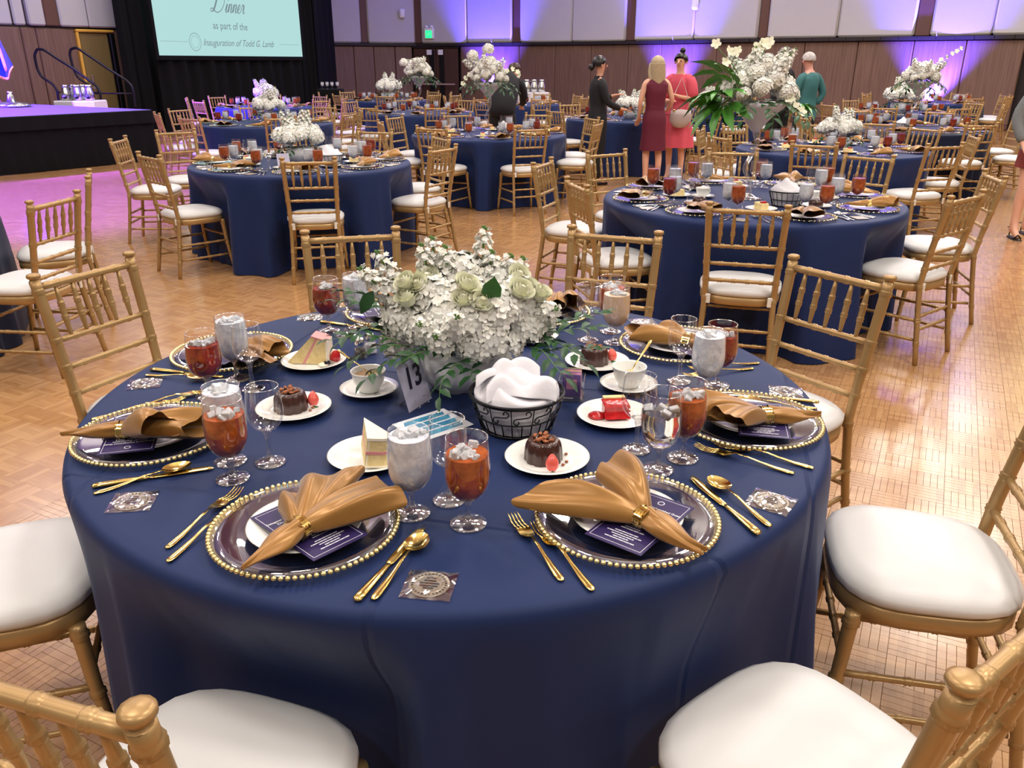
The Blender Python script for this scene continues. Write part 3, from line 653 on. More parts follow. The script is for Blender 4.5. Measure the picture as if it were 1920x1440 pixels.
def chair_proto(seg, full=True):
    P = []
    G = lambda n, m: P.append((n, m.mesh(n, GOLDP)))
    for sx in (-1, 1):
        m = bamboo([(sx * .188, -.255, 0), (sx * .175, -.215, .25), (sx * .170, -.190, .44), (sx * .173, -.205, .56), (sx * .178, -.238, .74), (sx * .183, -.268, .905)], .0135, .0175, (.13, .27, .47, .58, .68, .78, .96), seg)
        m.lathe([(.0001, .930), (.013, .9295), (.0200, .9265), (.0215, .921), (.0200, .9155), (.0135, .912), (.0135, .908), (.0175, .904)], seg, (sx * .183, -.268, 0)); G('post', m)
        G('leg', bamboo([(sx * .205, .195, 0), (sx * .186, .165, .25), (sx * .178, .155, .41)], .0125, .018, (.30, .55, .93), seg))
    def rl(z, y, r, nodes, nm):
        xw = .17 + .013 * (z - .45) / .45; G(nm, bamboo([(-xw, y, z), (xw, y, z)], r, r, nodes, max(6, seg - 2), .0032))
    rl(.884, -.264, .0125, (.2, .4, .6, .8), 'top_rail')
    for z, y in ((.706, -.232), (.614, -.215), (.524, -.199)): rl(z, y, .0098, (.2, .4, .6, .8), 'back_rail')
    for k in range(5):
        x = -.12 + .06 * k
        m = bamboo([(x, -.262, .876), (x, -.2475, .79), (x, -.233, .710)], .0055, .0055, (.36, .64), max(6, seg - 2), .0032, belly=.0045, n=7); G('spindle', m)
    for z in (.245, .135):
        for sx in (-1, 1): G('stretcher', bamboo([(sx * .176, -.215, z), (sx * .19, .17, z)], .0088, .0088, (.2, .4, .6, .8), max(6, seg - 2), .003))
    G('stretcher', bamboo([(-.178, .165, .285), (.178, .165, .285)], .0088, .0088, (.2, .4, .6, .8), max(6, seg - 2), .003))
    for z in (.27, .19): G('stretcher', bamboo([(-.172, -.216, z), (.172, -.216, z)], .0088, .0088, (.2, .4, .6, .8), max(6, seg - 2), .003))
    # seat frame and cushion: rounded trapezoid
    def outline(a, grow=0.0):
        e = 3.2; c_, s_ = cos(a), sin(a); r = (abs(c_) ** e + abs(s_) ** e) ** (-1 / e); x, y = r * c_, r * s_
        w = .188 + .022 * (y + 1) / 2; return ((w + grow) * x, (.195 + grow) * y * 1.0 - .005)
    n = 36 if full else 20
    fr = MB(); ns = [(-.002, .395), (.006, .400), (.006, .436), (-.002, .440)]
    fr.grid(lambda u, v: (*outline(2 * pi * u, ns[int(round(v * 3))][0]), ns[int(round(v * 3))][1]), n, 4, cu=True)
    ins = [(-.03, .440), (-.03, .395)]
    k0 = len(fr.v); fr.grid(lambda u, v: (*outline(2 * pi * u, (-.002, -.035)[int(v)]), .440), n, 2, cu=True)
    fr.grid(lambda u, v: (*outline(2 * pi * u, (-.035, -.002)[int(v)]), .395), n, 2, cu=True)
    G('seat_frame', fr)
    prof = [(-.20, .5025, 0), (-.10, .501, 0), (-.045, .496, 0), (-.008, .485, 0), (.010, .469, 0), (.011, .453, 0), (.0, .4405, 0), (-.04, .4405, 0)]
    cu = MB()
    def cf(u, v):
        g, z, _ = prof[int(round(v * 7))]
        if g < -.15: x, y = outline(2 * pi * u, -.1); return (x * .05, y * .05, z)
        x, y = outline(2 * pi * u, g); return (x, y, z)
    cu.grid(cf, n, 8, cu=True); k = len(cu.v); cu.f.append(tuple(i * 8 for i in reversed(range(n)))); cu.m.append(0)
    P.append(('seat_cushion', cu.mesh('seat_cushion', CUSH)))
    for sx in (-1, 1):
        m = MB(); m.box((sx * .155, -.203, .425), (.028, .010, .05), Matrix.Rotation(sx * .25, 3, 'Z'), 0, .003); P.append(('strap', m.mesh('strap', VELCRO, True, 30)))
    return P
CH_FULL = chair_proto(12); CH_MID = chair_proto(6)
def merge(P, names, nm, mt):
    mb = MB()
    for p in P:
        if p[0] in names: mb.add([v.co[:] for v in p[1].vertices], [tuple(f.vertices) for f in p[1].polygons])
    return (nm, mb.mesh(nm, mt))
_low = chair_proto(5, False)
CH_FAR = [merge(_low, ('post', 'leg', 'stretcher', 'seat_frame'), 'frame', GOLDP), merge(_low, ('top_rail', 'back_rail', 'spindle'), 'backrest', GOLDP), [p for p in _low if p[0] == 'seat_cushion'][0]]
CHAIRS = {}
def chair(tab, mx, my, lbl, face=None, P=CH_MID, group=None):
    """mx,my: plan point midway between the two post tops; face: heading in degrees (else towards the table)."""
    t = TAB[tab]
    if face is None: face = math.degrees(math.atan2(t[1] - my, t[0] - mx))
    a = R(face); o = Vector((mx + .268 * cos(a), my + .268 * sin(a), 0))
    CHAIRS.setdefault(tab, []).append((o.x, o.y, a))
    inst(P, 'banquet_chair', lbl, 'chair', o, a - pi / 2, group)

TAB = {'T1': (-.144, 1.96), 'T2': (1.51, 5.2), 'T3': (-1.80, 7.12), 'T4': (-.28, 10.1), 'T5': (3.19, 8.38), 'T6': (5.17, 10.95), 'T7': (-1.56, 14.4), 'T8': (-3.46, 11.88),
       'T9': (-4.67, 16.2), 'T10': (-2.75, 19.0), 'T11': (.05, 17.4), 'T12': (1.75, 12.95), 'T13': (6.55, 14.4), 'T14': (9.0, 18.2), 'T15': (-3.86, 4.38), 'T16': (3.75, 15.9)}
TN = {'T2': 'the leafy vase table', 'T3': 'the bouquet table facing the stage', 'T4': "the bending attendant's table", 'T5': 'the table behind the leafy vase', 'T6': 'the blue-lit tall vase table', 'T7': 'the vase table before the double doors', 'T8': 'the violet-lit table',
      'T9': 'the table by the black drape', 'T10': 'the table by the timber wall', 'T11': 'the table before the pitcher stand', 'T12': "the three women's table", 'T13': 'the cream bouquet table', 'T14': 'the corner table', 'T15': 'the dark stage-edge table', 'T16': "the table past the coral dress"}
G1 = 'gold chairs around the table numbered thirteen'
ch1 = [(-1.45, 2.69, -26, 'gold bamboo-style chair pulled back behind the dark iced tea, its whole back in view'),
 (-.66, 3.30, -76, 'gold bamboo-style chair whose back rises behind the glasses beside the big bouquet'),
 (.42, 3.315, -111, 'gold bamboo-style chair whose back rises behind the lemonade glass'),
 (1.10, 2.67, -145, 'gold bamboo-style chair at the doorway side, its back tilted against the navy cloths'),
 (1.225, 1.575, 166, 'gold bamboo-style chair beside the doorway side, its full white seat and stretchers in view'),
 (.650, .822, 127, 'gold bamboo-style chair with the big white seat at the lower doorway-side corner'),
 (-.570, .722, 72, 'gold bamboo-style chair at the lower stage-side corner, rounded post top in view'),
 (-1.415, 1.485, 19, 'gold bamboo-style chair cut off at the edge, only its white seat and frame in view')]
for x, y, a, l in ch1: chair('T1', x, y, l, a, CH_FULL, G1)
def ring_names(k): return ('near', 'near doorway-side', 'doorway-side', 'far doorway-side', 'far', 'far stage-side', 'stage-side', 'near stage-side')[k % 8]
def posname(tab, x, y):
    t = TAB[tab]; a = math.degrees(math.atan2(y - t[1], x - t[0])); return ring_names(int(round((a + 90) / 45)) % 8)
def chairs(tab, lst, P=CH_MID):
    seen = {}
    names = [posname(tab, l[0], l[1]) for l in lst]
    for l, nm in zip(lst, names):
        k = seen.get(nm, 0); seen[nm] = k + 1
        sfx = (', first of the pair' if k == 0 else ', second of the pair' if k == 1 else ', third there') if names.count(nm) > 1 else ''
        x, y = l[0], l[1]; face = l[2] if len(l) > 2 else None
        # keep the seat from being pushed through the cloth more than a hand
        chair(tab, x, y, 'gold chair, %s side of %s%s' % (nm, TN[tab], sfx), face, P, 'gold chairs around ' + TN[tab])
chairs('T2', [(1.14, 3.94), (.37, 4.74, 14), (.21, 5.80, -22), (.73, 6.47), (1.74, 6.60), (2.67, 6.25), (2.99, 5.13, 168), (2.385, 4.30, 128)])
chairs('T3', [(-1.45, 5.93, 100), (-2.70, 6.20, 46), (-3.54, 7.55, 5), (-3.38, 8.47, -55), (-1.39, 8.55), (-.66, 7.81, 208), (-.56, 6.80, 150), (-2.2, 8.45)])
chairs('T4', [(-.86, 8.98), (.2, 8.90), (.98, 9.67, 160), (1.0, 10.62, 200), (.35, 11.36), (-.73, 11.26), (-1.50, 10.80, -25), (-1.52, 9.75)])
chairs('T5', [(2.59, 7.2), (3.66, 7.09, 108), (4.42, 8.05, 165), (4.40, 9.0), (3.5, 9.65), (2.5, 9.5), (1.98, 8.9), (1.95, 7.95)])
def ring(tab, n=8, ph=0.0, r=1.38, P=CH_FAR, skip=(), jit=.06):
    rr = random.Random(hash(tab) % 1000 if False else sum(map(ord, tab))); l = []
    for k in range(n):
        if k in skip: continue
        a = -pi / 2 + 2 * pi * k / n + ph; q = r + rr.uniform(-.02, .14)
        l.append((TAB[tab][0] + q * cos(a), TAB[tab][1] + q * sin(a), math.degrees(a) + 180 + rr.uniform(-12, 12)))
    chairs(tab, l, P)
ring('T6', 8, .1, P=CH_MID); ring('T7', 8, .3); ring('T8', 8, -.37); ring('T9', 8, .2); ring('T10', 8, .1); ring('T11', 8, .35)
ring('T12', 8, -.2, skip=(0, 1)); ring('T13', 8, .2); ring('T14', 8, .0); ring('T16', 8, .1)
chairs('T15', [(-2.33, 4.17, 172), (-2.60, 5.08, 205)])
TAB['T17'] = (8.2, 9.6); TN['T17'] = 'the hidden table past the blazer'
chairs('T17', [(6.72, 9.75, 5), (6.95, 8.75, 30)])

# ================================================================== TABLE CLOTHS
TZ = .757
def cloth(tab, mt, seed, nth=240, R0=.915):
    r = random.Random(seed); ch = CHAIRS.get(tab, []); cx, cy = TAB[tab]
    ks = [(k, r.uniform(.2, 1) * (1.0 if 5 <= k <= 17 else .5), r.uniform(0, 6.28)) for k in (3, 5, 7, 9, 11, 13, 16, 19, 23)]
    sm = sum(a for _, a, _ in ks); ph2, ph3 = r.uniform(0, 6), r.uniform(0, 6); fq = r.choice((9, 10, 11)) + .0; fold = .075 if tab == 'T1' else .085
    if tab == 'T1': fq = 13.0
    rings = [(0, 0), (.3, 0), (.6, 0), (.8, 0), (.88, 0), (.905, .0015), (.915, .006), (.921, .015), (.925, .03)] + [(.928, .03 + (TZ - .035) * (t ** 1.05)) for t in np.linspace(0, 1, 17)[1:]]
    vs = []; n = len(rings)
    for i in range(nth):
        th = 2 * pi * i / nth
        w = sum(a * cos(k * th + p) for k, a, p in ks) / sm; w = w * 1.9; w = max(-1, min(1, w)); w = w - .35 * (1 - abs(w)) * (1 if w < 0 else -1)
        for j, (rr, dz) in enumerate(rings):
            t = max(0, (dz - .03) / (TZ - .03)); z = TZ - dz
            pa = .5 + .5 * sin(3 * th + ph2) * sin(2 * th + ph3); pl_ = abs(sin(fq * th + 1.3 * sin(2 * th + ph3) + ph2)) ** .7
            q = rr + t * .055 + w * .045 * (t ** .8) - fold * pa * pl_ * (t ** .75)
            if rr == .905 or rr == .915: q += 0
            x, y = q * cos(th), q * sin(th)
            if t > 0:                                           # the skirt lies against the chair seats pushed in under the table edge
                for (ox, oy, a) in ch:
                    lx, ly = x + cx - ox, y + cy - oy; f = lx * cos(a) + ly * sin(a); s_ = -lx * sin(a) + ly * cos(a)
                    if abs(s_) < .34 and f < .235 and f > -.5:
                        k = 1 - max(0, (abs(s_) - .215) / .125); k = k * k * (3 - 2 * k)
                        kz = min(1, max(0, (.745 - z) / .27)); kz = kz * kz * (3 - 2 * kz)
                        sh = (.235 - f) * k * kz; lim = .20; sh = min(sh, lim); x += cos(a) * sh; y += sin(a) * sh
            vs.append((x, y, z))
    fs = []
    for i in range(nth):
        i2 = (i + 1) % nth
        for j in range(1, n - 1): fs.append((i * n + j, i * n + j + 1, i2 * n + j + 1, i2 * n + j))
    fs.append(tuple(i * n + 1 for i in range(nth)))
    m = MB(); m.add(vs, fs); return m.mesh('tablecloth', mt)
def table_and_cloth(tab, desc, mt=NAVY, seed=0, nth=200):
    x, y = TAB[tab]
    t = thing('round_table', 'round folding table hidden under ' + desc, 'table', (x, y, 0), 0, None)
    obj('tabletop', TOPM, t)
    for k in range(4): obj('leg', LEGM, t, (.5 * cos(pi / 4 + k * pi / 2), .5 * sin(pi / 4 + k * pi / 2), 0))
    thing('tablecloth', desc, 'tablecloth', (x, y, 0), 0, 'navy floor-length tablecloths', data=cloth(tab, mt, seed, nth))
TOPM = MB().lathe([(0, .730), (.905, .730), (.907, .740), (.905, .752), (0, .752)], 64).mesh('tabletop', STRIPM, True, 40)
LEGM = MB().sweep([(0, 0, 0), (0, 0, .73)], .015, 8).mesh('leg', DARKM)
table_and_cloth('T1', 'navy satin cloth on the table numbered thirteen', NAVY1, 11, 360)
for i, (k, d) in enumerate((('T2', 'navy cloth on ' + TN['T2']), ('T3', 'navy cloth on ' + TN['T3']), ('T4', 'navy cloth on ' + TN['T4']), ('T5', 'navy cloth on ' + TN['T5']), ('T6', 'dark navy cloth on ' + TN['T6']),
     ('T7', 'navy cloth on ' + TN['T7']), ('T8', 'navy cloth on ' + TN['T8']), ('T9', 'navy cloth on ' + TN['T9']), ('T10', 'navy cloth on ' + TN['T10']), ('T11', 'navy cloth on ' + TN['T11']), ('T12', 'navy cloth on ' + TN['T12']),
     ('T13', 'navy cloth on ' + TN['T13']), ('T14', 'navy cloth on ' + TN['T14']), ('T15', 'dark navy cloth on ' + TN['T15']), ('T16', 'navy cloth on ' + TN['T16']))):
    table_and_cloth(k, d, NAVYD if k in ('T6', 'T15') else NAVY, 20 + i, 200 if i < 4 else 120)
# ================================================================== TABLEWARE PROTOTYPES
Z0 = TZ + .0008
def lm(name, prof, mt, seg=32, **k): return MB().lathe(prof, seg).mesh(name, mt, **k)
def bowlprof(rim, belly, zb, zt, n=12, bz=.45, wall=.0014):
    out = []
    for i in range(n + 1):
        t = i / n; z = zb + (zt - zb) * t
        if t < bz: r = belly * math.sqrt(max(0, 1 - (1 - t / bz) ** 2.1)); r = max(r, .006)
        else: u = (t - bz) / (1 - bz); r = belly + (rim - belly) * (u ** 1.7)
        out.append((r, z))
    return out
def goblet(h=.175, rim=.038, belly=.0425, foot=.035, stem=.05, seg=32, kind='water', fill=.8):
    """Stemmed glass: thin bowl, solid stem with foot, drink with its own body and ice."""
    bp = bowlprof(rim, belly, stem, h); P = []
    rimr = [(rim, h), (rim + .0012, h + .0007), (rim, h + .0016), (rim - .0014, h + .0007), (rim - .0008, h)]
    P.append(('bowl', MB().lathe(bp, seg).mesh('bowl', TGLASS)))
    P.append(('rim', MB().lathe(rimr, seg).mesh('rim', SGLASS)))
    st = [(0, 0), (foot * .97, 0), (foot, .0015), (foot * .97, .003), (foot * .6, .006), (foot * .28, .011), (.0065, .02), (.0052, stem * .55), (.0058, stem * .8), (.009, stem * .97), (.014, stem + .004), (.0005, stem + .007)]
    P.append(('stem', MB().lathe(st, seg).mesh('stem', SGLASS)))
    if fill:
        n = int(len(bp) * fill); lp = [(0, bp[0][1] + .006)] + [(max(.002, r - .0018), z + .0005) for r, z in bp[1:n]]
        zt = lp[-1][1]; lp.append((0, zt)); mt = {'water': ICEW, 'tea': TEA, 'dark': TEAD, 'pink': PINKW, 'clear': CLEARL}[kind]
        liq = MB().lathe(lp, seg).mesh('drink', mt, True, 50)
        ic = MB(); rr = random.Random(int(h * 1e4) + len(kind)); rt = lp[-2][0]
        for k in range(15 if kind != 'clear' else 6):
            a = rr.uniform(0, 6.28); q = rr.uniform(0, rt * .74); s = rr.uniform(.013, .020)
            M = Euler((rr.uniform(0, 3), rr.uniform(0, 3), rr.uniform(0, 3))).to_matrix()
            ic.box((q * cos(a), q * sin(a), zt + rr.uniform(-.004, .005)), (s, s, s * .62), M, 0, .0018)
        o = ic.mesh('ice', ICE, True, 40); P.append(('drink', liq)); P.append(('ice', o))
    return P
WATER = goblet(kind='water', fill=.93); TEAG = goblet(.178, kind='tea', fill=.82); TEAR = goblet(.172, .037, .044, kind='dark', fill=.78); PINKG = goblet(kind='pink', fill=.85)
CLEARW = goblet(.178, kind='clear', fill=.72)
WINE = goblet(.176, .0335, .0385, .033, .075, kind='none', fill=0)
def far_glass(kind, seg=10):
    h, rim, be, st = (.176, .034, .038, .075) if kind == 'empty' else (.175, .038, .042, .05)
    bp = bowlprof(rim, be, st, h, 6); m = MB().lathe(bp, seg); m.lathe([(0, 0), (.034, 0), (.033, .004), (.006, .014), (.005, st - .01), (.012, st)], seg)
    P = [('glass', m.mesh('glass', TGLASS))]
    if kind != 'empty':
        n = 6; lp = [(0, st + .004)] + [(r - .0015, z) for r, z in bp[1:n]]; lp.append((0, lp[-1][1]))
        P.append(('drink', MB().lathe(lp, seg).mesh('drink', {'water': ICEW, 'tea': TEA, 'dark': TEAD}[kind], True, 50)))
    return P
FG = {k: far_glass(k) for k in ('water', 'tea', 'dark', 'empty')}
# charger: clear glass plate with gold beaded rim
def charger_proto(seg, beads, bs):
    P = [('glass_plate', MB().lathe([(0, .002), (.10, .002), (.115, .004), (.145, .010), (.166, .013), (.1665, .0145), (.145, .0125), (.115, .0065), (.10, .0045), (0, .0045)], seg).mesh('glass_plate', PGLASS))]
    m = MB()
    for k in range(beads):
        a = 2 * pi * k / beads; m.lathe([(.0002, -.0052), (.0038, -.0036), (.0054, 0), (.0038, .0036), (.0002, .0052)], bs, (.169 * cos(a), .169 * sin(a), .0125))
    o = m.mesh('beaded_rim', BEAD); P.append(('beaded_rim', o)); return P
CHG = charger_proto(64, 92, 8); CHG_F = charger_proto(24, 40, 4)
def plate_mesh(r, h=.016, seg=48, name='plate'):
    return MB().lathe([(0, .003), (r * .55, .002), (r * .60, 0), (r * .64, .002), (r * .8, h * .55), (r * .97, h * .93), (r, h), (r * .97, h * 1.02), (r * .8, h * .72), (r * .66, .0055), (r * .58, .0045), (0, .0045)], seg).mesh(name, WHITE)
PL_D = plate_mesh(.105, .014); PL_S = plate_mesh(.092, .016); PL_SF = plate_mesh(.092, .016, 20); PL_DF = plate_mesh(.105, .014, 20)
# cutlery, local +x from handle end to tip, lying flat
def handle(m, L_, w=.0075, lift=.012, neck=.0028):
    xs = [0, .004, .015, .04, .075, .1, L_]; ws = [w * .45, w * .85, w, w * .85, w * .5, neck * 1.25, neck]; zs = [.003, .003, .003, .004, .008, lift, lift + .001]
    m.sweep([(x, 0, z) for x, z in zip(xs, zs)], ws, 10, flat=.32, up=(0, 0, 1))
def fork_mesh(mt=GOLD):
    m = MB(); handle(m, .128); 
    m.grid(lambda u, v: (.126 + .045 * u, (v - .5) * 2 * (.003 + .010 * min(1, u * 2.0) ** .7), .0135 - .008 * sin(u * 2.2) + .002 * abs(v - .5)), 8, 7)
    for k in range(4):
        y = -.0102 + .0068 * k; m.sweep([(.168, y, .0075), (.185, y, .004), (.20, y, .004), (.214, y * .92, .008), (.222, y * .9, .011)], [.0022, .002, .0018, .0015, .0006], 6, flat=.6, up=(0, 0, 1))
    return smoothed(m.mesh('fork', mt), 0, None)
def spoon_mesh(mt=GOLD):
    m = MB(); handle(m, .135); 
    def f(u, v):
        a = 2 * pi * v; e = .0215 * (1 - .12 * cos(a)); return (.163 + .030 * u * cos(a), e * u * sin(a), .013 - .008 * (1 - u * u) - .0)
    m.grid(f, 7, 24, cv=True); return m.mesh('spoon', mt)
def knife_mesh(mt=GOLD):
    m = MB(); m.sweep([(0, 0, .004), (.004, 0, .004), (.02, 0, .0045), (.06, 0, .0048), (.1, 0, .0045), (.108, 0, .004)], [.004, .0085, .009, .0075, .0055, .0045], 10, flat=.5, up=(0, 0, 1))
    m.sweep([(.106, 0, .004), (.115, .001, .004), (.14, .001, .004), (.19, .001, .004), (.222, 0, .004), (.235, -.004, .004)], [.0045, .008, .0095, .0105, .0085, .0015], 8, flat=.16, up=(0, 0, 1)); return m.mesh('knife', mt)
FORK, SPOON, KNIFE = fork_mesh(), spoon_mesh(), knife_mesh()
def lay(me, name, a, b, label, group, z=TZ + .0005, scale=1.0):
    a, b = Vector(a), Vector(b); d = b - a
    thing(name, label, name, (a.x, a.y, z), math.atan2(d.y, d.x), group, data=me, scale=scale)

# napkin: satin square gathered through a ring; local +x is the tail, the fan opens to -x
def napkin_mesh(lobes, tail=.135, seed=0, nu=18, nv=40, curl=0.0):
    """lobes: (heading offset deg, length, end width, arch height, pleats, lift)"""
    m = MB(); r = random.Random(seed); p1, p2 = r.uniform(0, 6), r.uniform(0, 6)
    # rolled tail
    def tl(u, v):
        a = 2 * pi * v; x = .0 + tail * u; w = .019 + .013 * sin(pi * min(1, u * 1.15)) ** 1.2; w *= (1 - u) ** .62 * 1.0 + .10 * (1 - u) + .02
        h = w * (.75 - .2 * u); rp = 1 + .10 * sin(3 * a + p1 + 3 * u) + .07 * sin(5 * a + p2 - 5 * u)
        return (x, w * rp * cos(a) + curl * u * u, .004 + max(0, .0155 - .006 * u + h * rp * sin(a) * .95 + .003 * cos(a)))
    m.grid(tl, 12, 22, cv=True)
    # an overlapping fold on the tail
    def fo(u, v):
        s = (v - .5); x = .005 + tail * .97 * u; w = .024 * (1 - u) ** .7 + .002; return (x, s * 1.5 * w + .004 - .018 * u * (1 - u), .010 + (.024 + .006 * (1 - u)) * (1 - (s * 1.9) ** 2) * (1 - .6 * u) + .003)
    m.grid(fo, 10, 8)
    # lobes: closed flattened sleeves widening from the ring
    for (hd, L_, wd, ht, pl, lf) in lobes:
        q1, q2 = r.uniform(0, 6), r.uniform(0, 6); c_, s_ = cos(R(180 + hd)), sin(R(180 + hd))
        def lb(u, v):
            a = 2 * pi * v; t = u; w = .015 + (wd / 2 - .015) * (t ** .85); L2 = L_ * (1 + (.16 * cos(a + q1) + .08 * sin(2 * a + q2)) * t * t)
            x = L2 * t; hh = .014 + (ht / 2) * .8 * (sin(pi * min(1, t * .88)) ** .8) 
            top = sin(a) > 0
            tri = abs(((pl * a + q1 + 1.1 * t) / pi) % 2 - 1) * 2 - 1; pw = .34 * t * tri + .12 * t * sin((pl * 2 + 1) * a + q2 + 4 * t)
            y = w * cos(a) * (1 + .12 * pw); z = .015 + lf * t + hh * (1 + pw * 1.5) * (sin(a) if top else sin(a) * .45)
            X = x * c_ - y * s_; Y = x * s_ + y * c_
            return (X, Y, max(.002 + .002 * t, z))
        m.grid(lb, nu, nv, cv=True)
    return smoothed(m.mesh('napkin', NAPK), 1)
NK = [napkin_mesh([(-24, .165, .12, .06, 3, .012), (22, .175, .11, .055, 3, .008), (52, .10, .05, .03, 2, 0)], seed=1, curl=.004),
      napkin_mesh([(28, .20, .105, .055, 3, .006), (-28, .14, .10, .085, 3, .02)], seed=2, curl=-.006),
      napkin_mesh([(-16, .18, .12, .06, 4, .01), (26, .12, .09, .05, 3, .02)], seed=3),
      napkin_mesh([(12, .17, .13, .05, 3, .005), (-25, .13, .08, .05, 2, .006)], seed=4, curl=.005)]
NKF = [napkin_mesh([(-20, .16, .12, .075, 3, .01), (24, .14, .10, .065, 2, .01)], seed=9, nu=6, nv=12), napkin_mesh([(10, .17, .13, .08, 3, .012), (-32, .12, .08, .06, 2, .01)], seed=10, nu=6, nv=12)]
# napkin ring with a square-key pattern standing proud
def ring_mesh(det=True):
    m = MB(); rw = .024; r = .0245
    m.grid(lambda u, v: ((-rw / 2, rw / 2, rw / 2, -rw / 2)[int(round(v * 3))], (r, r, r - .0012, r - .0012)[int(round(v * 3))] * cos(2 * pi * u), (r, r, r - .0012, r - .0012)[int(round(v * 3))] * sin(2 * pi * u) * .82 ), 32 if det else 14, 4, cu=True)
    if det:
        def bar(x0, x1, a0, a1):
            m.grid(lambda u, v: (x0 + (x1 - x0) * v, (r + .0016) * cos(a0 + (a1 - a0) * u), (r + .0016) * sin(a0 + (a1 - a0) * u) * .82), 5, 2)
        for x in (-.0105, .0105):
            bar(x - .0014, x + .0014, 0, pi); bar(x - .0014, x + .0014, pi, 2 * pi)
        for k in range(7):
            a = k * 2 * pi / 7; e = .36
            for (x0, x1, b0, b1) in ((-.0075, .0075, 0, .1), (.0050, .0075, 0, 2.0 * e), (-.0075, .0075, 1.9 * e, 2.1 * e), (-.0075, -.005, .8 * e, 2.0 * e), (-.0075, .002, .75 * e, .95 * e), (0, .002, .75 * e, 1.4 * e)):
                bar(x0, x1, a + b0, a + b1)
    return m.mesh('napkin_ring', GOLD, True, 30)
RING, RINGF = ring_mesh(), ring_mesh(False)
# menu card
def menu_proto():
    m = MB(); m.box((0, 0, 0), (.098, .175, .0012)); P = [('card', m.mesh('card', NAVYCARD, False))]
    m = MB(); a, b, t = .044, .081, .0007
    for s in (-1, 1): m.box((s * a, 0, .0007), (t, b * 2, .0002)); m.box((0, s * b, .0007), (a * 2, t, .0002))
    rr = random.Random(5); y = .012
    for k in range(13):
        if k in (3, 8): y -= .006
        w = rr.uniform(.025, .066); x = -w / 2
        while x < w / 2:
            l = rr.uniform(.003, .010); m.box((x + l / 2, y, .0008), (l * .86, .0021, .0002)); x += l
        y -= .0058
    P.append(('fine_print', m.mesh('fine_print', PRINT, False)))
    for txt, yy in (('Delegates & Distinguished Guest', .046), ('Dinner Reception', .037), ('Thursday, 2024', .028)):
        P.append(('lettering', textmesh(txt, .0068 if len(txt) > 20 else .0085, PRINT, .0001, 0, bold=.00012), (0, yy, .0009), (0, 0, 0)))
    m = MB(); m.lathe([(.006, .0007), (.006, .0009), (.0045, .0009), (.0045, .0007)], 16, (0, .066, 0)); P.append(('emblem', m.mesh('emblem', PRINT, False)))
    return P
MENU = menu_proto()
# favour: medallion in a clear crinkled bag
def favor_proto():
    rr = random.Random(8); m = MB()
    m.grid(lambda u, v: ((u - .5) * .084, (v - .5) * .078, .0055 - .004 * (max(abs(u - .5), abs(v - .5)) * 2) ** 3 + .0018 * sin(u * 17 + 3 * v) * sin(v * 13 + 2)), 14, 14)
    m.grid(lambda u, v: ((u - .5) * .084, (v - .5) * .078, .0006), 2, 2)
    P = [('bag', m.mesh('bag', PLAST, True))]
    m = MB(); m.lathe([(0, .001), (.0335, .001), (.0345, .002), (.0335, .0032), (.031, .0026), (.025, .0026), (.024, .0032), (.023, .0026), (0, .0026)], 40); P.append(('medallion', m.mesh('medallion', SILV, True, 30)))
    m = MB()
    for k in range(28):
        a = 2 * pi * k / 28; M = Matrix.Rotation(a, 3, 'Z'); m.box((.028 * cos(a), .028 * sin(a), .003), (.0035, .002, .0006), M)
    for k, y in enumerate((.009, .002, -.005, -.011)): m.box((0, y, .003), ((.02, .034, .030, .018)[k], .0035, .0006))
    m.sweep([(-.008, .015, .003), (0, .018, .003), (.008, .015, .003)], .0012, 4)
    P.append(('raised_lettering', m.mesh('raised_lettering', DARKM, False))); return P
FAV = favor_proto()

# ================================================================== TABLE THIRTEEN, SETTING BY SETTING
def g13(p, kind, label):
    Pm = {'water': WATER, 'tea': TEAG, 'dark': TEAR, 'pink': PINKG, 'clear': CLEARW, 'empty': WINE}[kind]
    nm = {'water': 'water_goblet', 'tea': 'iced_tea_goblet', 'dark': 'iced_tea_goblet', 'pink': 'lemonade_goblet', 'clear': 'water_goblet', 'empty': 'wine_glass'}[kind]
    inst(Pm, nm, label, 'glass', (p.x, p.y, Z0), random.uniform(0, 6), 'stemmed glasses on the table numbered thirteen')
C = lambda x, y: at(x, y, Z0)
g13(C(774, 963), 'water', 'frosty goblet full of iced water in front of the layered cake')
g13(C(879, 982), 'tea', 'goblet of pale amber iced tea with big cubes at the near edge')
g13(C(843, 938), 'empty', 'empty wine glass over the blue picture card')
g13(C(1233, 880), 'clear', 'goblet of clear iced water at the beaded charger, cheesecake behind')
g13(C(1280, 858), 'tea', 'brimming amber iced tea goblet beside the clear iced water')
g13(C(1193, 842), 'empty', 'empty wine glass in front of the red cheesecake')
g13(C(1344, 722), 'dark', 'dark red iced tea goblet behind the slushy iced water')
g13(C(1321, 741), 'water', 'slushy iced water goblet behind the brimming amber tea')
g13(C(1273, 714), 'empty', 'empty wine glass beside the napkin fan and the white cup')
g13(C(1102, 637), 'empty', 'empty wine glass at the far side beside the pink lemonade')
g13(C(1152, 642), 'pink', 'pink iced lemonade goblet at the far side of the table')
g13(C(1144, 621), 'tea', 'iced tea goblet half hidden behind the pink lemonade')
g13(C(617, 621), 'dark', 'dark red iced tea goblet beside the favour at the far stage side')
g13(C(649, 630), 'empty', 'empty wine glass behind the pepper shaker')
g13(C(671, 614), 'water', 'iced water goblet beside the bouquet at the far side')
g13(C(393, 744), 'dark', 'round dark iced tea glass over the gold spoon at the stage side')
g13(C(474, 730), 'empty', 'empty wine glass in front of the stage-side napkin')
g13(C(445, 711), 'water', 'half-empty iced water goblet behind the dark iced tea')
g13(C(433, 866), 'water', 'foaming iced water goblet directly behind the amber iced tea at the stage side')
